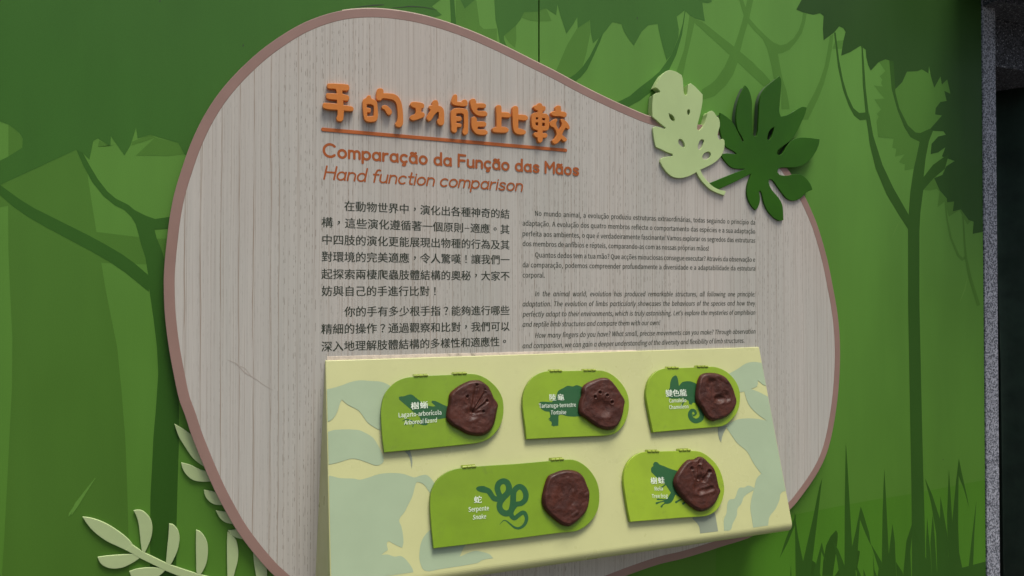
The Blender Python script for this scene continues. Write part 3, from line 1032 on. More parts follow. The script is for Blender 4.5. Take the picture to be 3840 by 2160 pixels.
for t, p, q in [
    ('In the animal world, evolution has produced remarkable structures, all following one principle:', (2007, 1111), (2832, 1111.5)),
    ('adaptation. The evolution of limbs particularly showcases the behaviours of the species and how they', (1960, 1149), (2832, 1145.4)),
    ('perfectly adapt to their environments, which is truly astonishing. Let\'s explore the mysteries of amphibian', (1960, 1187.5), (2832, 1179.8)),
    ('and reptile limb structures and compare them with our own!', (1960, 1225.6), (2476, 1218.8)),
    ('How many fingers do you have? What small, precise movements can you make? Through observation', (2007, 1266.8), (2833, 1250.7)),
    ('and comparison, we can gain a deeper understanding of the diversity and flexibility of limb structures.', (1960, 1306.2), (2791, 1285)),
]:
    b = MB()
    setline(b, WALL, NP, t.replace('a', 'ɑ'), p, q, EML, shear=0.18, condense=CF2)
    b.build('printed_line', M['ink2'], sign)
# scuffs on the board's left half
b = MB()
for p, wds in (([(1145, 362), (1190, 380), (1230, 425), (1290, 460), (1330, 490), (1375, 515)], [1, 3, 4, 2.5, 2, 1]), ([(1185, 385), (1230, 402), (1262, 440)], [1, 3, 1])):
    b.sheet(WALL, [WALL.poly(strip(Z(0, 1080, 1.3414, p), wds), BD)], BD + 0.0001 + len(p) * 0.00002)
b.build('scuff_mark', M['wscuff'], sign)

# ------------------------------------------------------------------ leaf cutouts
LF = BD + 0.0056
lt = thing('leaf_cutout', (WALL.un(2560, 600, LF)[0], -0.0, 1.7), 'pale green monstera leaf cutout with holes on the board edge', 'leaf cutout', 'leaf cutouts on the right shoulder of the sign board')
Q = lambda p: Z(2420, 240, 2.785, p)
leafA = Q([(245, 65), (320, 80), (380, 115), (390, 150), (397, 220), (403, 305), (420, 328), (437, 315), (443, 250), (447, 215), (475, 200), (530, 245), (600, 320), (597, 400), (575, 520), (545, 640), (540, 680), (560, 695), (590, 670), (615, 630), (640, 560), (655, 505), (695, 487), (720, 505), (745, 545), (770, 570), (780, 640), (765, 700), (755, 750), (765, 785), (785, 790), (810, 780), (828, 800), (828, 860), (810, 930), (770, 990), (700, 1045), (620, 1085), (575, 1105), (600, 1160), (650, 1225), (710, 1280), (780, 1315), (843, 1330), (825, 1372), (760, 1350), (680, 1310), (610, 1245), (560, 1180), (535, 1130), (460, 1170), (370, 1192), (290, 1180), (230, 1135), (180, 1070), (155, 1020), (165, 990), (200, 972), (285, 962), (285, 940), (240, 925), (110, 865), (95, 800), (80, 700), (80, 670), (105, 652), (205, 680), (212, 665), (180, 640), (75, 550), (72, 450), (82, 325), (115, 303), (155, 298), (152, 280), (120, 250), (97, 245), (130, 180), (180, 105)])
holesA = [Q(h) for h in ([(245, 515), (285, 535), (308, 575), (305, 600), (280, 590), (255, 560)], [(445, 475), (462, 478), (467, 500), (460, 532), (445, 528), (438, 505)], [(350, 790), (375, 785), (405, 820), (413, 860), (405, 870), (370, 855), (347, 825)], [(590, 787), (613, 795), (612, 820), (585, 880), (565, 897), (550, 885), (552, 850), (568, 805)], [(620, 930), (660, 915), (683, 930), (680, 965), (655, 990), (610, 997), (597, 980), (600, 955)])]
la = [smooth(WALL.poly(leafA, LF), 3)] + [smooth(WALL.poly(h, LF), 3, 80) for h in holesA]
b = MB()
b.prism(WALL, la, BD + 0.0002, LF, 0.0007)
b.build('leaf_blade', M['lleaf'], lt)
cut_z = WALL.un(2560, 520, LF)[1]
blk = []
for i, l in enumerate(la):
    l = dedupe(l)
    if area(l) < 0:
        l = l[::-1]
    blk.append(inset(l, 0.0012 if i == 0 else -0.0012))
b = MB()
b.prism(WALL, blk, 0.0008, BD + 0.00015)
b.build('spacer', M['lleaf'], lt)
GF = BD + 0.0050
gt = thing('leaf_cutout', (WALL.un(2860, 560, GF)[0], 0, 1.7), 'deep green lobed leaf cutout overlapping the board rim beside the pale leaf', 'leaf cutout', 'leaf cutouts on the right shoulder of the sign board')
Q2 = lambda p: Z(2660, 260, 2.415, p)
leafB = Q2([(100, 392), (130, 410), (190, 455), (225, 500), (250, 550), (275, 600), (300, 655), (312, 650), (290, 600), (262, 555), (248, 500), (245, 420), (258, 320), (285, 230), (325, 145), (350, 170), (375, 230), (388, 300), (388, 400), (388, 520), (390, 580), (408, 607), (430, 600), (440, 560), (445, 480), (450, 380), (455, 290), (475, 220), (510, 165), (560, 120), (635, 60), (652, 90), (650, 180), (640, 290), (635, 380), (648, 428), (700, 415), (760, 385), (840, 338), (883, 345), (870, 400), (830, 490), (790, 570), (740, 640), (670, 695), (620, 735), (613, 765), (635, 778), (665, 760), (700, 700), (740, 650), (800, 622), (870, 617), (1000, 632), (990, 690), (950, 770), (890, 840), (820, 880), (740, 890), (660, 890), (625, 900), (618, 930), (640, 955), (700, 962), (780, 948), (830, 955), (880, 990), (920, 1045), (935, 1090), (880, 1115), (830, 1165), (770, 1190), (710, 1175), (660, 1120), (610, 1050), (570, 1000), (540, 1000), (540, 1030), (560, 1080), (600, 1130), (640, 1180), (665, 1240), (672, 1365), (630, 1370), (570, 1330), (520, 1265), (490, 1190), (475, 1120), (460, 1098), (450, 1110), (460, 1180), (445, 1240), (420, 1275), (385, 1240), (350, 1170), (340, 1100), (350, 1030), (380, 945), (340, 965), (200, 1035), (85, 1085), (60, 1085), (5, 1030), (150, 970), (330, 900), (240, 900), (190, 880), (130, 815), (112, 785), (130, 762), (250, 768), (225, 745), (180, 720), (145, 695), (115, 620), (98, 560), (95, 480)])
lb = [smooth(WALL.poly(leafB, GF), 3), smooth(WALL.poly(Q2([(590, 520), (580, 570), (560, 620), (540, 645), (525, 630), (530, 590), (555, 545)]), GF), 3)]
b = MB()
b.prism(WALL, lb, BD + 0.0002, GF, 0.0008)
b.build('leaf_blade', M['gleaf'], gt)
blk = []
for i, l in enumerate(lb):
    l = dedupe(l)
    if area(l) < 0:
        l = l[::-1]
    blk.append(inset(l, 0.0025 if i == 0 else -0.002))
b = MB()
b.prism(WALL, blk, 0.0008, BD + 0.00015)
b.build('spacer', M['spacer'], gt)

# ------------------------------------------------------------------ sprig cutouts
SF = 0.0048
QS = lambda p: Z(280, 1880, 5.175, p)
QT = lambda p: Z(640, 1560, 2.4158, p)
sp = thing('sprig_cutout', (WALL.un(500, 2100, SF)[0], 0, 0.8), 'pale olive leafy sprig cutout at the lower left corner of the mural', 'sprig cutout', 'sprig cutouts left of the sign board')
LV = [
    QS([(150, 303), (260, 315), (420, 355), (620, 440), (800, 550), (950, 660), (1060, 760), (1130, 855), (1170, 890), (1010, 955), (960, 935), (820, 870), (640, 785), (480, 680), (340, 560), (240, 440)]),
    QS([(1140, 180), (1220, 168), (1310, 185), (1400, 255), (1470, 350), (1503, 470), (1503, 600), (1480, 720), (1440, 830), (1390, 940), (1345, 1030), (1315, 1000), (1285, 850), (1265, 650), (1245, 480), (1215, 340), (1175, 240)]),
    QS([(443, 1085), (600, 1063), (800, 1045), (1000, 1032), (1140, 1028), (1230, 1060), (1275, 1090), (1200, 1150), (1080, 1220), (950, 1280), (800, 1308), (680, 1300), (570, 1260), (490, 1190)]),
    QS([(1830, 437), (1900, 450), (1975, 520), (2015, 600), (2035, 720), (2020, 850), (1990, 970), (1930, 1110), (1850, 1255), (1778, 1220), (1780, 1080), (1800, 850), (1820, 640)]),
    QS([(1060, 1362), (1180, 1320), (1350, 1293), (1520, 1287), (1690, 1305), (1765, 1335), (1700, 1400), (1600, 1480), (1450, 1560), (1250, 1560), (1110, 1480)]),
    QT([(230, 1032), (270, 1050), (310, 1100), (335, 1170), (335, 1270), (315, 1360), (265, 1450), (237, 1440), (230, 1300), (228, 1150)]),
    QT([(515, 1050), (560, 1085), (595, 1130), (612, 1220), (608, 1310), (585, 1400), (560, 1500), (515, 1500), (510, 1300), (510, 1130)]),
    QT([(750, 1150), (840, 1250), (872, 1380), (860, 1500), (790, 1540), (762, 1380), (748, 1260)]),
]
for l in LV:
    b = MB()
    b.prism(WALL, [smooth(WALL.poly(l, SF), 3, 60)], 0.0012, SF, 0.0006)
    b.build('leaflet', M['sprig'], sp)
b = MB()
b.prism(WALL, [WALL.poly(QS([(1110, 838), (1300, 968), (1360, 1000), (1700, 1165), (1870, 1240), (2370, 1405), (2700, 1490), (3600, 1660), (3580, 1740), (2650, 1590), (1990, 1440), (1760, 1345), (1260, 1100), (1140, 1028), (985, 945)]), SF)], 0.0013, SF + 0.0003, 0.0005)
b.build('stem', M['sprig'], sp)
sq = thing('sprig_cutout', (WALL.un(720, 1800, SF)[0], 0, 0.9), 'pale sprig cutout whose leaflets peek out behind the board rim', 'sprig cutout', 'sprig cutouts left of the sign board')
LU = [
    QT([(33, 72), (100, 110), (160, 150), (210, 190), (290, 330), (350, 480), (280, 445), (200, 380), (130, 280), (70, 180)]),
    QT([(95, 423), (180, 445), (260, 485), (360, 520), (400, 590), (290, 597), (200, 580), (140, 530), (105, 470)]),
    QT([(300, 670), (400, 690), (480, 730), (520, 805), (410, 805), (350, 775), (310, 720)]),
    QT([(408, 857), (490, 870), (580, 900), (620, 985), (510, 970), (450, 930)]),
    QT([(518, 1038), (560, 1034), (640, 1030), (720, 1080), (700, 1125), (600, 1105), (550, 1078)]),
]
for l in LU:
    b = MB()
    b.prism(WALL, [smooth(WALL.poly(l, SF), 3, 60)], 0.0012, SF, 0.0006)
    b.build('leaflet', M['sprig'], sq)
b = MB()
b.prism(WALL, [WALL.poly(strip(QT([(350, 470), (400, 590), (520, 805), (620, 985), (720, 1120), (840, 1260)]), 16), SF)], 0.0013, SF + 0.0002)
b.build('stem', M['sprig'], sq)

# ------------------------------------------------------------------ sloping display box
D1 = 0.0205
xl, zt = WALL.un(1220, 1346, D1)
xr, zt2 = WALL.un(2848, 1307, D1)
zt = (zt + zt2) / 2


def depth_for(px, py, x):
    lo, hi = 0.0, 0.5
    for _ in range(50):
        m = (lo + hi) / 2
        if (WALL.un(px, py, m)[0] > x) == (px > 965):
            lo = m
        else:
            hi = m
    return (lo + hi) / 2


D2 = depth_for(2972, 1965, xr)
zb = WALL.un(2972, 1965, D2)[1]
print('box', xl, xr, zt, zt2, D2, zb, 'wall r', XR, 'yleft', depth_for(1244.5, 2160, xl))
e = Vector((0, D2 - D1, zt - zb))
BL = e.length
Bv = e.normalized()
Nv = Vector((0, -Bv.z, Bv.y))
FACE = Frame((0, -D1, zt), (1, 0, 0), Bv, Nv)          # b = 0 at the top edge, negative downwards
box = thing('display_box', ((xl + xr) / 2, -BD, zb), 'pale yellow sloping box with sage patches, fixed under the sign text', 'display box')
# profile (depth, height) from the board, over the top lip, down the face, round the lower roll
prof = [(BD, zt + 0.0001)]
r1 = 0.0022
ang = math.atan2(e.y, e.z)
for i in range(5):
    t = math.pi / 2 * (1 - i / 4)
    prof.append((D1 - r1 + r1 * math.cos(t) * 1.0, zt - r1 + r1 * math.sin(t)))
r2 = 0.020
# roll: centre is r2 behind the face
c = FACE.w(0, -BL + 0.004, -r2)
for i in range(11):
    t = -ang * 0 + (math.pi / 2 - ang) * 0
    a = (math.atan2(Nv.z, -Nv.y)) - math.radians(100) * i / 10
    prof.append((-c.y + r2 * math.cos(a), c.z + r2 * math.sin(a)))
prof.append((BD, prof[-1][1] - 0.0))
nP = len(prof)
vv = []
for side, x in ((0, xl), (1, xr)):
    for k, (d, z) in enumerate(prof):
        xx = x
        if k == nP - 1 and side == 0:
            xx = x - 0.018
        vv.append((xx, -d, z))
ff = [(k, k + 1, nP + k + 1, nP + k) for k in range(nP - 1)]
ff.append(tuple(range(nP))[::-1])
ff.append(tuple(range(nP, 2 * nP)))
b = MB()
b.add(vv, ff)
body = b.build('body', M['box'], box, weld=True)
md = body.modifiers.new('bevel', 'BEVEL')
md.width = 0.0022
md.segments = 3
md.limit_method = 'ANGLE'
md.angle_limit = math.radians(50)
b = MB()
capx0, capx1 = xl + 0.004, WALL.un(2390, 1300, BD)[0]
row0, row1 = [], []
n_ = 60
for i in range(n_ + 1):
    x = capx0 + (capx1 - capx0) * i / n_
    h = 0.0072 * (1 - i / n_) ** 0.5 + 0.0006 * random.random() + 0.0004
    row0.append((x, -BD - 0.0016, zt + 0.0002))
    row1.append((x, -BD - 0.0009, zt + h))
vv = row0 + row1 + [(p[0], -BD + 0.0005, p[2] + 0.0004) for p in row1]
ff = []
for i in range(n_):
    ff.append((i, i + 1, i + n_ + 2, i + n_ + 1))
    ff.append((i + n_ + 1, i + n_ + 2, i + 2 * n_ + 3, i + 2 * n_ + 2))
b.add(vv, ff)
b.build('sealant_bead', M['caulk'], box)

P5 = lambda p: Z(1200, 1320, 2.683, p)
P6 = lambda p: Z(1200, 1700, 3.15, p)
P7 = lambda p: Z(2500, 1320, 1.958, p)
PATCH = [
    P5([(-40, 390), (75, 375), (220, 335), (300, 305), (400, 285), (520, 292), (600, 297), (660, 315), (720, 360), (720, 500), (640, 600), (620, 790), (570, 770), (480, 710), (430, 640), (385, 585), (280, 530), (220, 478), (200, 520), (170, 610), (130, 670), (80, 700), (-40, 710)]),
    P5([(-40, 820), (90, 800), (150, 783), (370, 782), (450, 810), (530, 860), (580, 930), (625, 1020), (640, 1100), (600, 1135), (560, 1140), (500, 1120), (400, 1085), (320, 1072), (220, 1100), (100, 1130), (-40, 1140)]),
    P6([(-60, 250), (120, 265), (240, 293), (400, 298), (470, 312), (560, 290), (700, 245), (850, 232), (980, 242), (1060, 268), (1120, 285), (1180, 265), (1250, 253), (1300, 285), (1350, 350), (1400, 420), (1400, 600), (1300, 470), (1230, 370), (1170, 340), (1140, 345), (1120, 400), (1090, 510), (1040, 610), (1000, 690), (935, 785), (960, 860), (980, 960), (985, 1060), (970, 1115), (900, 1085), (815, 1037), (790, 1060), (803, 1140), (760, 1170), (725, 1200), (800, 1195), (880, 1220), (950, 1212), (1000, 1240), (1060, 1310), (1100, 1380), (1100, 1405), (120, 1540), (-60, 1560)]),
    P6([(1330, 890), (1290, 915), (1230, 980), (1190, 1070), (1175, 1180), (1180, 1280), (1240, 1388), (1400, 1370), (1860, 1295), (1920, 1260), (2045, 1238), (2000, 1190), (1920, 1165), (1850, 1152), (1780, 1165), (1650, 1222), (1700, 1110), (1750, 1050), (1500, 900)]),
    P7([(455, 160), (520, 125), (580, 85), (640, 72), (700, 80), (860, 80), (860, 248), (745, 252), (710, 240), (690, 225), (670, 208), (665, 250), (620, 270), (700, 305), (790, 370), (960, 800), (960, 1030), (860, 1022), (835, 1045), (830, 1080), (800, 1150), (755, 1210), (745, 1275), (635, 1290), (625, 1220), (615, 1150), (620, 1090), (640, 1012), (570, 1060), (550, 1110), (520, 1150), (515, 1200), (485, 1260), (470, 1305), (422, 1312), (420, 1230), (440, 1180), (445, 1120), (460, 1085), (500, 1075), (530, 1000), (570, 995), (600, 980), (645, 998), (660, 930), (695, 893), (640, 820), (590, 730), (520, 670), (470, 600), (430, 540), (520, 495), (640, 488), (735, 503), (660, 450), (600, 380), (570, 290), (500, 300), (460, 200)]),
]
for p in PATCH:
    q = smooth(FACE.poly(p, 0.0003), 3, 62)
    q = clip(clip(q, xl + 0.0022, True), xr - 0.0022, False)
    q = [(a, max(-BL + 0.0045, bb)) for a, bb in q]
    MB().sheet(FACE, [q], 0.0003).build('printed_patch', M['patch'], box)
for p in (P5([(850, 1000), (890, 1040), (910, 1090), (922, 1175), (930, 1110), (920, 1040), (905, 985)]),
          P7([(378, 540), (378, 600), (388, 640), (400, 665), (408, 620), (425, 580), (450, 540)]),
          P7([(190, 1225), (225, 1260), (240, 1290), (245, 1332), (378, 1316), (365, 1240), (350, 1180), (300, 1160), (200, 1180)])):
    MB().sheet(FACE, [smooth(FACE.poly(p, 0.0003), 3, 62)], 0.0004).build('printed_patch', M['patch2'], box)

# ---- flaps
FN = 0.0105                                             # front of a flap above the sloping face


def emw(fr, n, x, y, px):
    a = fr.un(x, y, n)
    c_ = fr.un(x, y - px, n)
    return math.hypot(a[0] - c_[0], a[1] - c_[1])


def seg_d(px, py, a, c_):
    ax, ay = a
    bx, by = c_
    dx, dy = bx - ax, by - ay
    L2 = dx * dx + dy * dy
    t = 0 if L2 == 0 else max(0, min(1, ((px - ax) * dx + (py - ay) * dy) / L2))
    return math.hypot(px - ax - t * dx, py - ay - t * dy)


def vnoise(x, y, s=0):
    def h(i, j):
        n = (i * 374761393 + j * 668265263 + s * 974634777) & 0xffffffff
        n = ((n ^ (n >> 13)) * 1274126177) & 0xffffffff
        return ((n ^ (n >> 16)) & 0xffff) / 65535.0
    i, j = math.floor(x), math.floor(y)
    u, v = x - i, y - j
    u, v = u * u * (3 - 2 * u), v * v * (3 - 2 * v)
    return (h(i, j) * (1 - u) + h(i + 1, j) * u) * (1 - v) + (h(i, j + 1) * (1 - u) + h(i + 1, j + 1) * u) * v


def make_cast(parent, T, outline, marks, seed, label):
    """a pressed resin slab: rounded rim, lumpy top, animal print pushed in.  marks: (x0,y0,x1,y1,width,depth mm)"""
    CH = 0.0125
    zo = smooth(outline, 5, 179)
    n = len(zo)
    cx = sum(p[0] for p in zo) / n
    cy = sum(p[1] for p in zo) / n
    R = sum(math.hypot(p[0] - cx, p[1] - cy) for p in zo) / n
    NR = 46
    vv, ff = [], []
    NA = n

    def height(u, v, rr):
        edge = max(0.0, 1 - rr)
        h = 1 - max(0.0, 1 - edge / 0.13) ** 2.2
        h = CH * (0.30 + 0.70 * h)
        fade = min(1, edge / 0.10)
        h += 0.0016 * (vnoise(u / R * 3.1, v / R * 3.1, seed) - 0.5) * fade
        h += 0.0011 * (vnoise(u / R * 7.5, v / R * 7.5, seed + 5) - 0.5) * fade
        h += 0.0006 * (vnoise(u / R * 19, v / R * 19, seed + 9) - 0.5) * fade
        for (x0, y0, x1, y1, wd, dp) in marks:
            d = seg_d(u, v, (x0, y0), (x1, y1)) / wd
            h -= dp * 0.00082 * math.exp(-(d ** 2.4)) * fade
            h += dp * 0.00022 * math.exp(-((d - 1.5) ** 2) * 5) * fade
        return h
    for k in range(NR + 1):
        rr = (k / NR)
        rr = 1 - (1 - rr) ** 1.35
        for i in range(NA):
            u = cx + (zo[i][0] - cx) * rr
            v = cy + (zo[i][1] - cy) * rr
            h = height(u, v, rr)
            X = T([(u, v)])[0]
            a, bb = FACE.un(X[0], X[1], FN + 0.008)
            vv.append(FACE.w(a, bb, FN + h))
    X = T([(cx, cy)])[0]
    # skirt down to the flap, tucked in a little
    for i in range(NA):
        u = cx + (zo[i][0] - cx) * 0.965
        v = cy + (zo[i][1] - cy) * 0.965
        X = T([(u, v)])[0]
        a, bb = FACE.un(X[0], X[1], FN + 0.008)
        vv.append(FACE.w(a, bb, FN - 0.0002))
    for k in range(NR + 1):
        for i in range(NA):
            a, c_ = k * NA + i, k * NA + (i + 1) % NA
            if k == 0:
                continue
            ff.append((a, a + NA, c_ + NA, c_))
    ff2 = [tuple(NA + i for i in range(NA))]
    b_ = MB()
    b_.add(vv, ff + [ff2[0]], True)
    o = b_.build('footprint_cast', M['clay'], parent, label)
    me = o.data
    bm = bmesh.new()
    bm.from_mesh(me)
    bmesh.ops.delete(bm, geom=[v_ for v_ in bm.verts if not v_.link_faces], context='VERTS')
    bmesh.ops.recalc_face_normals(bm, faces=bm.faces)
    bm.to_mesh(me)
    bm.free()
    return o


FLAP_GREEN = {3: (122, 155, 27), 11: (135, 166, 32), 21: (139, 170, 33), 33: (121, 154, 27), 47: (147, 176, 40)}  # base lime of each flap, keyed by seed


def make_flap(off, outline, hinges, cast, marks, seed, lines, shapes, strokes, label, clabel):
    fm_ = paint('lime_lacquer', FLAP_GREEN[seed], k=1.18, rough=0.36, spec=0.45, var=0.06, dirt=0.22, bump=0.15, scale=14)
    T = lambda p: Z(off[0], off[1], off[2], p)
    pts = T(outline)
    q = smooth(FACE.poly(pts, FN), 3, 60)
    b = MB()
    b.prism(FACE, [q], 0.0010, FN, 0.0009)
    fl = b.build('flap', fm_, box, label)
    # hinges: two leaves and three knuckles with a pin
    for hx0, hy0, hx1, hy1 in hinges:
        p0 = FACE.un(*T([(hx0, hy0)])[0], FN + 0.001)
        p1 = FACE.un(*T([(hx1, hy1)])[0], FN + 0.001)
        d = Vector(p1) - Vector(p0)
        L = d.length
        d.normalize()
        up = Vector((-d.y, d.x))
        D3 = FACE.a * d.x + FACE.b * d.y
        U3 = FACE.a * up.x + FACE.b * up.y
        base = FACE.w(p0[0], p0[1], FN - 0.0012)
        b = MB()
        rad = 0.0026
        for k in range(3):
            s0, s1 = L * k / 3 + 0.0009, L * (k + 1) / 3 - 0.0009
            vv = []
            for s_ in (s0, s1):
                for t in range(10):
                    an = 2 * math.pi * t / 10
                    vv.append(base + D3 * s_ + U3 * math.cos(an) * rad + Nv * (math.sin(an) * rad + 0.0012))
            ff = [(t, (t + 1) % 10, 10 + (t + 1) % 10, 10 + t) for t in range(10)]
            ff += [tuple(range(10))[::-1], tuple(range(10, 20))]
            b.add(vv, ff)
        vv = []
        for s_ in (-0.0006, L + 0.0006):
            for t in range(8):
                an = 2 * math.pi * t / 8
                vv.append(base + D3 * s_ + U3 * math.cos(an) * 0.0012 + Nv * (math.sin(an) * 0.0012 + 0.0012))
        b.add(vv, [(t, (t + 1) % 8, 8 + (t + 1) % 8, 8 + t) for t in range(8)] + [tuple(range(8))[::-1], tuple(range(8, 16))])
        # leaf plates on the box face and on the flap
        for (u0, u1, h0) in ((0.0006, 0.0048, -FN + 0.0020),):
            vv = []
            for hh in (h0, h0 + 0.0012):
                for s_, u_ in ((0, u0), (L, u0), (L, u1), (0, u1)):
                    vv.append(base + D3 * s_ + U3 * u_ + Nv * hh)
            b.add(vv, [(0, 3, 2, 1), (4, 5, 6, 7), (0, 1, 5, 4), (1, 2, 6, 5), (2, 3, 7, 6), (3, 0, 4, 7)])
        b.build('hinge', M['brass'], fl)
    n = FN + 0.0002
    b = MB()
    k = 0
    for p in shapes:
        b.sheet(FACE, [smooth(FACE.poly(T(p), n), 3, 40)], n + k * 0.00002)
        k += 1
    for p, wd in strokes:
        if not isinstance(wd, list):
            wd = [wd] * len(p)
        # resample the stroke smoothly
        P = [Vector((x, y, w_)) for (x, y), w_ in zip(p, wd)]
        rs = []
        for i in range(len(P) - 1):
            p0, p1, p2, p3 = P[max(0, i - 1)], P[i], P[i + 1], P[min(len(P) - 1, i + 2)]
            for j in range(5):
                t = j / 5
                rs.append(0.5 * ((2 * p1) + (p2 - p0) * t + (2 * p0 - 5 * p1 + 4 * p2 - p3) * t * t + (3 * p1 - p0 - 3 * p2 + p3) * t**3))
        rs.append(P[-1])
        pp = [(r.x, r.y) for r in rs]
        ww = [max(1, r.z) for r in rs]
        for i in range(len(pp) - 1):                    # quads, each a hair above the last, so crossings never coincide
            sub0, sub1 = max(0, i - 1), min(len(pp) - 1, i + 2)
            sl_ = strip(pp[sub0:sub1 + 1], ww[sub0:sub1 + 1])
            m_ = sub1 - sub0 + 1
            a_ = i - sub0
            quad = [sl_[a_], sl_[a_ + 1], sl_[2 * m_ - 2 - a_], sl_[2 * m_ - 1 - a_]]
            b.sheet(FACE, [FACE.poly(T(quad), n)], n + k * 0.00002 + (i % 2) * 0.000002 + i * 0.0000005)
        e0, e1 = pp[0], pp[-1]
        for ee, w_ in ((e0, ww[0]), (e1, ww[-1])):
            cir = [(ee[0] + math.cos(t * math.pi / 6) * w_ / 2, ee[1] + math.sin(t * math.pi / 6) * w_ / 2) for t in range(12)]
            b.sheet(FACE, [FACE.poly(T(cir), n)], n + k * 0.00002 + 0.000012)
        k += 1
    b.build('silhouette', M['sil'], fl)
    n = FN + 0.0009
    b = MB()
    for kind, txt, x0, y0, x1, y1, px in lines:
        p0, p1 = T([(x0, y0)])[0], T([(x1, y1)])[0]
        em = emw(FACE, n, p0[0], p0[1], px)
        if kind == 'c':
            setcjk(b, FACE, n, txt, p0, p1, em, bold=0.014, fill=1.02)
        elif kind == 'i':
            setline(b, FACE, n, txt.replace('a', 'ɑ'), p0, p1, em, shear=0.18, wt=0.006)
        else:
            setline(b, FACE, n, txt, p0, p1, em, wt=0.006)
    b.build('printed_name', M['white'], fl)
    make_cast(fl, T, cast, marks, seed, clabel)
    return fl


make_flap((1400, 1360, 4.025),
          [(165, 1355), (140, 1180), (115, 780), (130, 620), (160, 500), (230, 390), (330, 295), (450, 235), (560, 213), (900, 190), (1300, 175), (1450, 165), (1570, 180), (1700, 235), (1820, 330), (1900, 430), (1950, 540), (1967, 680), (1955, 830), (1910, 960), (1830, 1070), (1740, 1150), (1620, 1200), (1480, 1225), (1000, 1275), (500, 1325)],
          [(612, 200, 825, 190), (1205, 168, 1412, 158)],
          [(1575, 258), (1640, 275), (1740, 350), (1790, 440), (1830, 530), (1890, 625), (1875, 720), (1850, 860), (1810, 970), (1740, 1060), (1640, 1100), (1540, 1100), (1430, 1080), (1300, 1010), (1180, 940), (1110, 850), (1115, 700), (1140, 600), (1150, 480), (1220, 400), (1340, 320), (1460, 270)],
          [(1555, 345, 1553, 338, 18, 6), (1410, 520, 1412, 515, 18, 6), (1710, 575, 1700, 580, 16, 5), (1658, 738, 1652, 738, 16, 5), (1680, 410, 1675, 415, 14, 4),
           (1480, 740, 1545, 380, 24, 2.6), (1500, 740, 1680, 450, 16, 3.4), (1510, 750, 1715, 590, 16, 3.2), (1470, 740, 1415, 560, 26, 1.6), (1500, 770, 1650, 745, 20, 1.8), (1470, 770, 1480, 780, 70, 3.0), (1780, 740, 1740, 520, 30, 1.0)],
          3,
          [('c', '樹蜥', 560, 655, 835, 632, 29), ('l', 'Lagarto-arborícola', 385, 826, 1028, 782, 23), ('i', 'Arboreal lizard', 465, 938, 965, 896, 22)],
          [[(385, 520), (400, 512), (470, 505), (520, 485), (570, 480), (610, 500), (640, 530), (650, 528), (665, 550), (700, 570), (710, 590), (730, 600), (800, 640), (860, 655), (900, 660), (940, 655), (900, 620), (875, 595), (890, 573), (940, 580), (1100, 655), (1170, 670), (1150, 820), (1000, 850), (850, 860), (800, 880), (822, 930), (790, 945), (740, 940), (660, 915), (720, 900), (715, 860), (690, 810), (600, 740), (560, 700), (500, 650), (430, 590), (390, 555)]],
          [([(440, 880), (500, 858), (560, 870), (620, 900), (690, 920)], [8, 14, 18, 18, 16]), ([(610, 900), (595, 968)], 12), ([(520, 880), (480, 940)], 12)],
          'lime flap printed with an arboreal lizard, upper left of the box', 'round brown cast with long thin toe grooves')
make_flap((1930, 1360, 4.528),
          [(205, 1300), (180, 1080), (150, 850), (138, 720), (140, 600), (165, 480), (220, 360), (300, 255), (400, 185), (500, 150), (580, 140), (900, 138), (1300, 130), (1440, 130), (1560, 155), (1680, 220), (1780, 310), (1870, 430), (1925, 560), (1943, 700), (1930, 850), (1880, 1000), (1800, 1120), (1700, 1200), (1580, 1235), (1400, 1245), (900, 1265), (500, 1285)],
          [(598, 140, 805, 137), (1172, 130, 1378, 127)],
          [(1550, 250), (1620, 275), (1700, 360), (1760, 440), (1830, 550), (1880, 640), (1865, 760), (1840, 900), (1790, 1020), (1720, 1110), (1620, 1140), (1490, 1120), (1350, 1050), (1230, 960), (1120, 880), (1095, 780), (1110, 640), (1145, 540), (1150, 430), (1220, 350), (1350, 290), (1460, 255)],
          [(1350, 580, 1352, 590, 20, 6), (1440, 515, 1436, 512, 22, 6), (1560, 560, 1554, 562, 20, 6), (1640, 675, 1640, 680, 22, 6), (1440, 740, 1490, 770, 120, 4.6), (1160, 420, 1340, 330, 20, 0.8)],
          11,
          [('c', '陸龜', 578, 590, 848, 584, 26), ('l', 'Tartaruga-terrestre', 415, 769, 1043, 748, 21.5), ('i', 'Tortoise', 620, 881, 876, 873, 20.5)],
          [[(415, 690), (430, 668), (480, 662), (630, 672), (650, 650), (690, 620), (710, 560), (740, 480), (820, 435), (900, 392), (990, 403), (1060, 380), (1180, 435), (1170, 910), (1080, 912), (1000, 917), (880, 905), (780, 880), (745, 900), (742, 1060), (735, 1078), (720, 1065), (705, 1082), (690, 1070), (665, 1084), (640, 1072), (618, 1065), (632, 1035), (622, 1000), (585, 985), (600, 968), (568, 960), (600, 930), (605, 900), (590, 832), (520, 825), (460, 790), (420, 730)]],
          [], 'lime flap printed with a tortoise, upper middle of the box', 'round brown cast with a wide paw hollow and four toe pits')
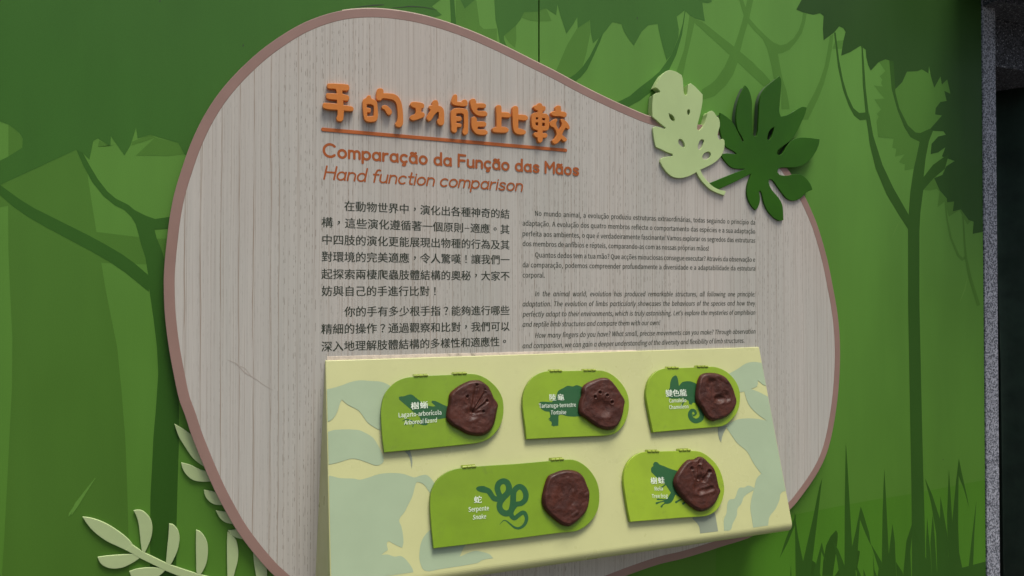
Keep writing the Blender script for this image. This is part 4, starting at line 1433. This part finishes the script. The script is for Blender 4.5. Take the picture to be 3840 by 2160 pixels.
make_flap((2400, 1350, 4.83),
          [(240, 1310), (190, 1080), (140, 820), (115, 680), (115, 560), (150, 400), (210, 290), (300, 205), (400, 160), (500, 150), (800, 140), (1100, 130), (1300, 120), (1420, 140), (1550, 200), (1660, 290), (1750, 410), (1800, 540), (1815, 680), (1795, 850), (1740, 980), (1650, 1090), (1550, 1170), (1450, 1205), (1100, 1235), (700, 1270)],
          [(500, 142, 700, 140), (1035, 120, 1235, 120)],
          [(1300, 225), (1420, 240), (1540, 290), (1620, 380), (1680, 480), (1730, 620), (1760, 760), (1720, 880), (1640, 980), (1540, 1050), (1420, 1085), (1340, 1105), (1260, 1080), (1190, 1000), (1120, 880), (1050, 790), (1020, 680), (1030, 520), (1050, 400), (1090, 290), (1160, 240)],
          [(1280, 430, 1400, 700, 75, 4.6), (1400, 710, 1540, 690, 60, 4.2), (1500, 600, 1560, 620, 40, 2.5), (1180, 480, 1230, 500, 20, 1.2), (1060, 600, 1160, 590, 14, 1.2), (1400, 300, 1560, 400, 30, -1.6)],
          21,
          [('c', '變色龍', 462, 602, 846, 590, 28), ('l', 'Camaleão', 530, 771, 842, 760, 19), ('l', 'Chameleon', 532, 891, 880, 873, 19)],
          [[(640, 277), (665, 290), (685, 340), (695, 400), (705, 470), (730, 440), (770, 400), (850, 383), (930, 390), (1010, 425), (1090, 460), (1090, 800), (1160, 960), (1150, 1080), (1100, 1125), (1080, 1000), (1050, 860), (1000, 775), (960, 772), (930, 810), (890, 800), (880, 740), (840, 720), (800, 700), (700, 700), (600, 700), (540, 690), (500, 650), (485, 600), (500, 570), (540, 500), (545, 440), (560, 370), (590, 310)]],
          [([(800, 700), (790, 760), (745, 840)], [20, 26, 20]), ([(1080, 850), (1120, 980), (1095, 1065), (1015, 1105), (935, 1065), (905, 985), (935, 915), (985, 920), (1010, 970), (970, 1010), (955, 975)], [50, 80, 86, 88, 84, 76, 60, 50, 40, 26, 10])],
          'lime flap printed with a chameleon, upper right of the box', 'brown cast with one bent mitten shaped hollow')
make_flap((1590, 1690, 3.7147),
          [(135, 1362), (112, 1150), (92, 900), (85, 720), (100, 580), (150, 460), (220, 370), (320, 300), (430, 255), (540, 235), (900, 205), (1300, 180), (1700, 145), (1950, 125), (2070, 125), (2180, 165), (2290, 250), (2380, 370), (2430, 500), (2445, 650), (2430, 790), (2380, 910), (2300, 1010), (2200, 1085), (2100, 1125), (1900, 1145), (1400, 1210), (900, 1270), (500, 1320)],
          [(535, 232, 728, 218), (1768, 128, 1950, 118)],
          [(2000, 265), (2100, 275), (2180, 310), (2240, 380), (2280, 480), (2310, 560), (2315, 640), (2300, 760), (2260, 860), (2180, 950), (2100, 1020), (2020, 1055), (1920, 1030), (1800, 940), (1710, 850), (1660, 760), (1650, 650), (1670, 540), (1700, 430), (1740, 350), (1820, 310), (1900, 280)],
          [(1960, 520, 1900, 700, 75, 1.6), (2080, 480, 2050, 760, 60, 1.2), (2280, 560, 2230, 590, 12, 1.4), (2290, 640, 2220, 660, 12, 1.2), (2270, 700, 2200, 730, 14, 1.2), (2120, 860, 2060, 910, 24, -1.5)],
          33,
          [('c', '蛇', 688, 684, 812, 678, 29), ('l', 'Serpente', 622, 852, 905, 830, 24), ('i', 'Snake', 680, 960, 866, 944, 23)],
          [[(725, 520), (750, 500), (800, 492), (850, 498), (880, 530), (870, 590), (800, 580), (750, 560), (730, 540)]],
          [([(840, 540), (900, 565), (940, 620), (975, 665), (1030, 672), (1055, 640), (1035, 580), (1022, 520), (1045, 455), (1105, 425), (1160, 450), (1185, 520), (1165, 590), (1110, 650), (1062, 720), (1052, 790), (1085, 850), (1145, 875), (1205, 850), (1232, 780), (1242, 690), (1245, 600), (1270, 540), (1325, 502), (1385, 530), (1420, 610), (1405, 690), (1350, 735), (1285, 748), (1240, 800), (1212, 860), (1225, 915), (1262, 940), (1310, 905), (1375, 862), (1415, 890), (1428, 960), (1395, 1035), (1330, 1078), (1265, 1070), (1205, 1025), (1150, 980), (1105, 975), (1052, 1030)],
             [80, 78, 72, 74, 78, 78, 78, 80, 80, 80, 82, 84, 86, 86, 82, 82, 84, 86, 86, 84, 82, 80, 78, 78, 76, 76, 74, 72, 70, 70, 70, 66, 62, 60, 58, 54, 48, 42, 34, 28, 22, 16, 12, 3])],
          'wide lime flap printed with a coiled snake, lower left of the box', 'smooth dark brown cast with a faint oval dent')
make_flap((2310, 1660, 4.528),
          [(245, 1345), (195, 1100), (155, 850), (130, 650), (145, 500), (190, 370), (260, 270), (370, 190), (470, 158), (600, 152), (1000, 140), (1350, 140), (1470, 170), (1590, 250), (1690, 350), (1770, 480), (1820, 640), (1840, 780), (1820, 930), (1770, 1060), (1690, 1160), (1600, 1220), (1500, 1250), (1200, 1270), (700, 1310)],
          [(535, 150, 735, 148), (1070, 132, 1268, 125)],
          [(1450, 235), (1510, 260), (1570, 320), (1650, 400), (1700, 500), (1730, 640), (1760, 760), (1785, 830), (1750, 920), (1710, 1010), (1620, 1110), (1500, 1165), (1400, 1160), (1300, 1100), (1200, 1020), (1120, 930), (1040, 820), (990, 700), (1000, 590), (1060, 480), (1140, 370), (1230, 290), (1330, 280), (1400, 240)],
          [(1400, 760, 1430, 640, 80, 5.0), (1385, 620, 1400, 400, 22, 4.0), (1400, 350, 1420, 290, 26, 3.0), (1270, 440, 1275, 450, 26, 4.5), (1480, 640, 1570, 490, 30, 3.6), (1560, 490, 1570, 495, 26, 3), (1420, 840, 1600, 780, 40, 3.8), (1450, 600, 1450, 450, 16, 2.2), (1310, 600, 1290, 500, 16, 2.0)],
          47,
          [('c', '樹蛙', 580, 648, 828, 634, 27), ('l', 'Rela', 660, 816, 796, 810, 19.5), ('l', 'Tree frog', 612, 940, 880, 932, 19.5)],
          [[(640, 345), (655, 330), (680, 327), (710, 338), (740, 370), (820, 400), (900, 435), (1050, 480), (1090, 480), (1090, 900), (1020, 850), (1000, 900), (970, 970), (930, 1020), (900, 1033), (850, 1038), (815, 1010), (820, 975), (870, 950), (900, 900), (932, 850), (900, 800), (850, 725), (830, 700), (790, 660), (700, 595), (600, 500), (595, 440), (605, 420), (635, 395), (630, 370)]],
          [([(860, 975), (780, 965), (705, 962)], [30, 18, 26]), ([(850, 985), (760, 1005), (690, 1028)], [26, 18, 36]), ([(850, 1020), (800, 1050), (772, 1085)], [24, 18, 34]), ([(1200, 920), (1100, 965), (1020, 1010)], [30, 22, 36]), ([(1210, 990), (1140, 1035)], [26, 34]), ([(850, 700), (810, 735), (770, 762)], 22), ([(1000, 850), (1080, 900), (1110, 920)], 40)],
          'lime flap printed with a tree frog, lower right of the box', 'brown cast with deep splayed frog toes')

# ------------------------------------------------------------------ granite pillar, canopy, curtained doorway
pw0, pw1 = XR + 0.0015, WALL.un(3742, 1112, 0.004)[0]
b = MB()
b.box((pw0, -0.004, 0), (pw1, 0.30, 2.9))
o = b.build('granite_pillar', M['granite'], None, bevel=0.002)
tag(o, 'narrow speckled grey granite pillar at the right end of the mural', 'pillar')
# lintel behind the pillar's front, canopy moulding above
LY = 0.05


def un_y(px, py, y):
    d = ray(px, py)
    t = (y - CP.y) / d.y
    return CP + d * t


zl0 = un_y(3740, 250, LY).z
zl1 = un_y(3840, 92, LY).z
zc = zl1
b = MB()
b.box((pw1 + 0.0005, LY, zl0), (pw1 + 1.6, 0.30, zl1))
o = b.build('door_lintel', M['granite_d'], None, bevel=0.002)
tag(o, 'dark granite lintel over the curtained doorway at top right', 'lintel')
cx0 = un_y(3655, 6, -0.05).x
cano = thing('door_canopy', (pw1 + 0.7, 0, zc), 'dark granite canopy moulding above the doorway at the top right corner', 'canopy')
b = MB()
b.box((pw1 - 0.055, -0.045, zl1 + 0.0005), (pw1 + 1.6, 0.30, zl1 + 0.06))
b.build('moulding', M['granite_d'], cano, bevel=0.002)
b = MB()
b.box((pw1 - 0.16, -0.40, zl1 + 0.0605), (pw1 + 1.6, 0.30, zl1 + 0.20))
b.build('slab', M['granite_d'], cano, bevel=0.003)  # added unseen upper step, reaching out to shade the mural's upper right
# curtain
b = MB()
cy, x0c, x1c = 0.20, un_y(3770, 1100, 0.20).x, pw1 + 1.5
N = 160
vv = []
for j, z in enumerate((0.02, 1.2, zl0 + 0.05)):
    for i in range(N + 1):
        t = i / N
        x = x0c + (x1c - x0c) * t + 0.012 * math.sin(j * 2.1)
        y = cy + 0.035 * math.sin(t * 60 + j * 0.4) + 0.012 * math.sin(t * 23 + 1)
        vv.append((x, y, z))
ff = [(j * (N + 1) + i, j * (N + 1) + i + 1, (j + 1) * (N + 1) + i + 1, (j + 1) * (N + 1) + i) for j in range(2) for i in range(N)]
b.add(vv, ff, True)
o = b.build('curtain', M['curtain'], None)
so_ = o.modifiers.new('thick', 'SOLIDIFY')
so_.thickness = 0.002
tag(o, 'very dark green curtain hanging in the shaded doorway', 'curtain')
b = MB()
b.box((pw1 - 0.3, 0.34, 0), (pw1 + 1.7, 0.40, 2.9))
o = b.build('doorway_wall', M['black'], None)
tag(o, 'black unlit wall behind the curtain in the doorway', 'wall')
# pavement the wall stands on
b = MB()
b.box((-6, -8, -0.05), (8, 0.40, -0.0005))
o = b.build('pavement', M['pave'], None)
o['kind'] = 'structure'
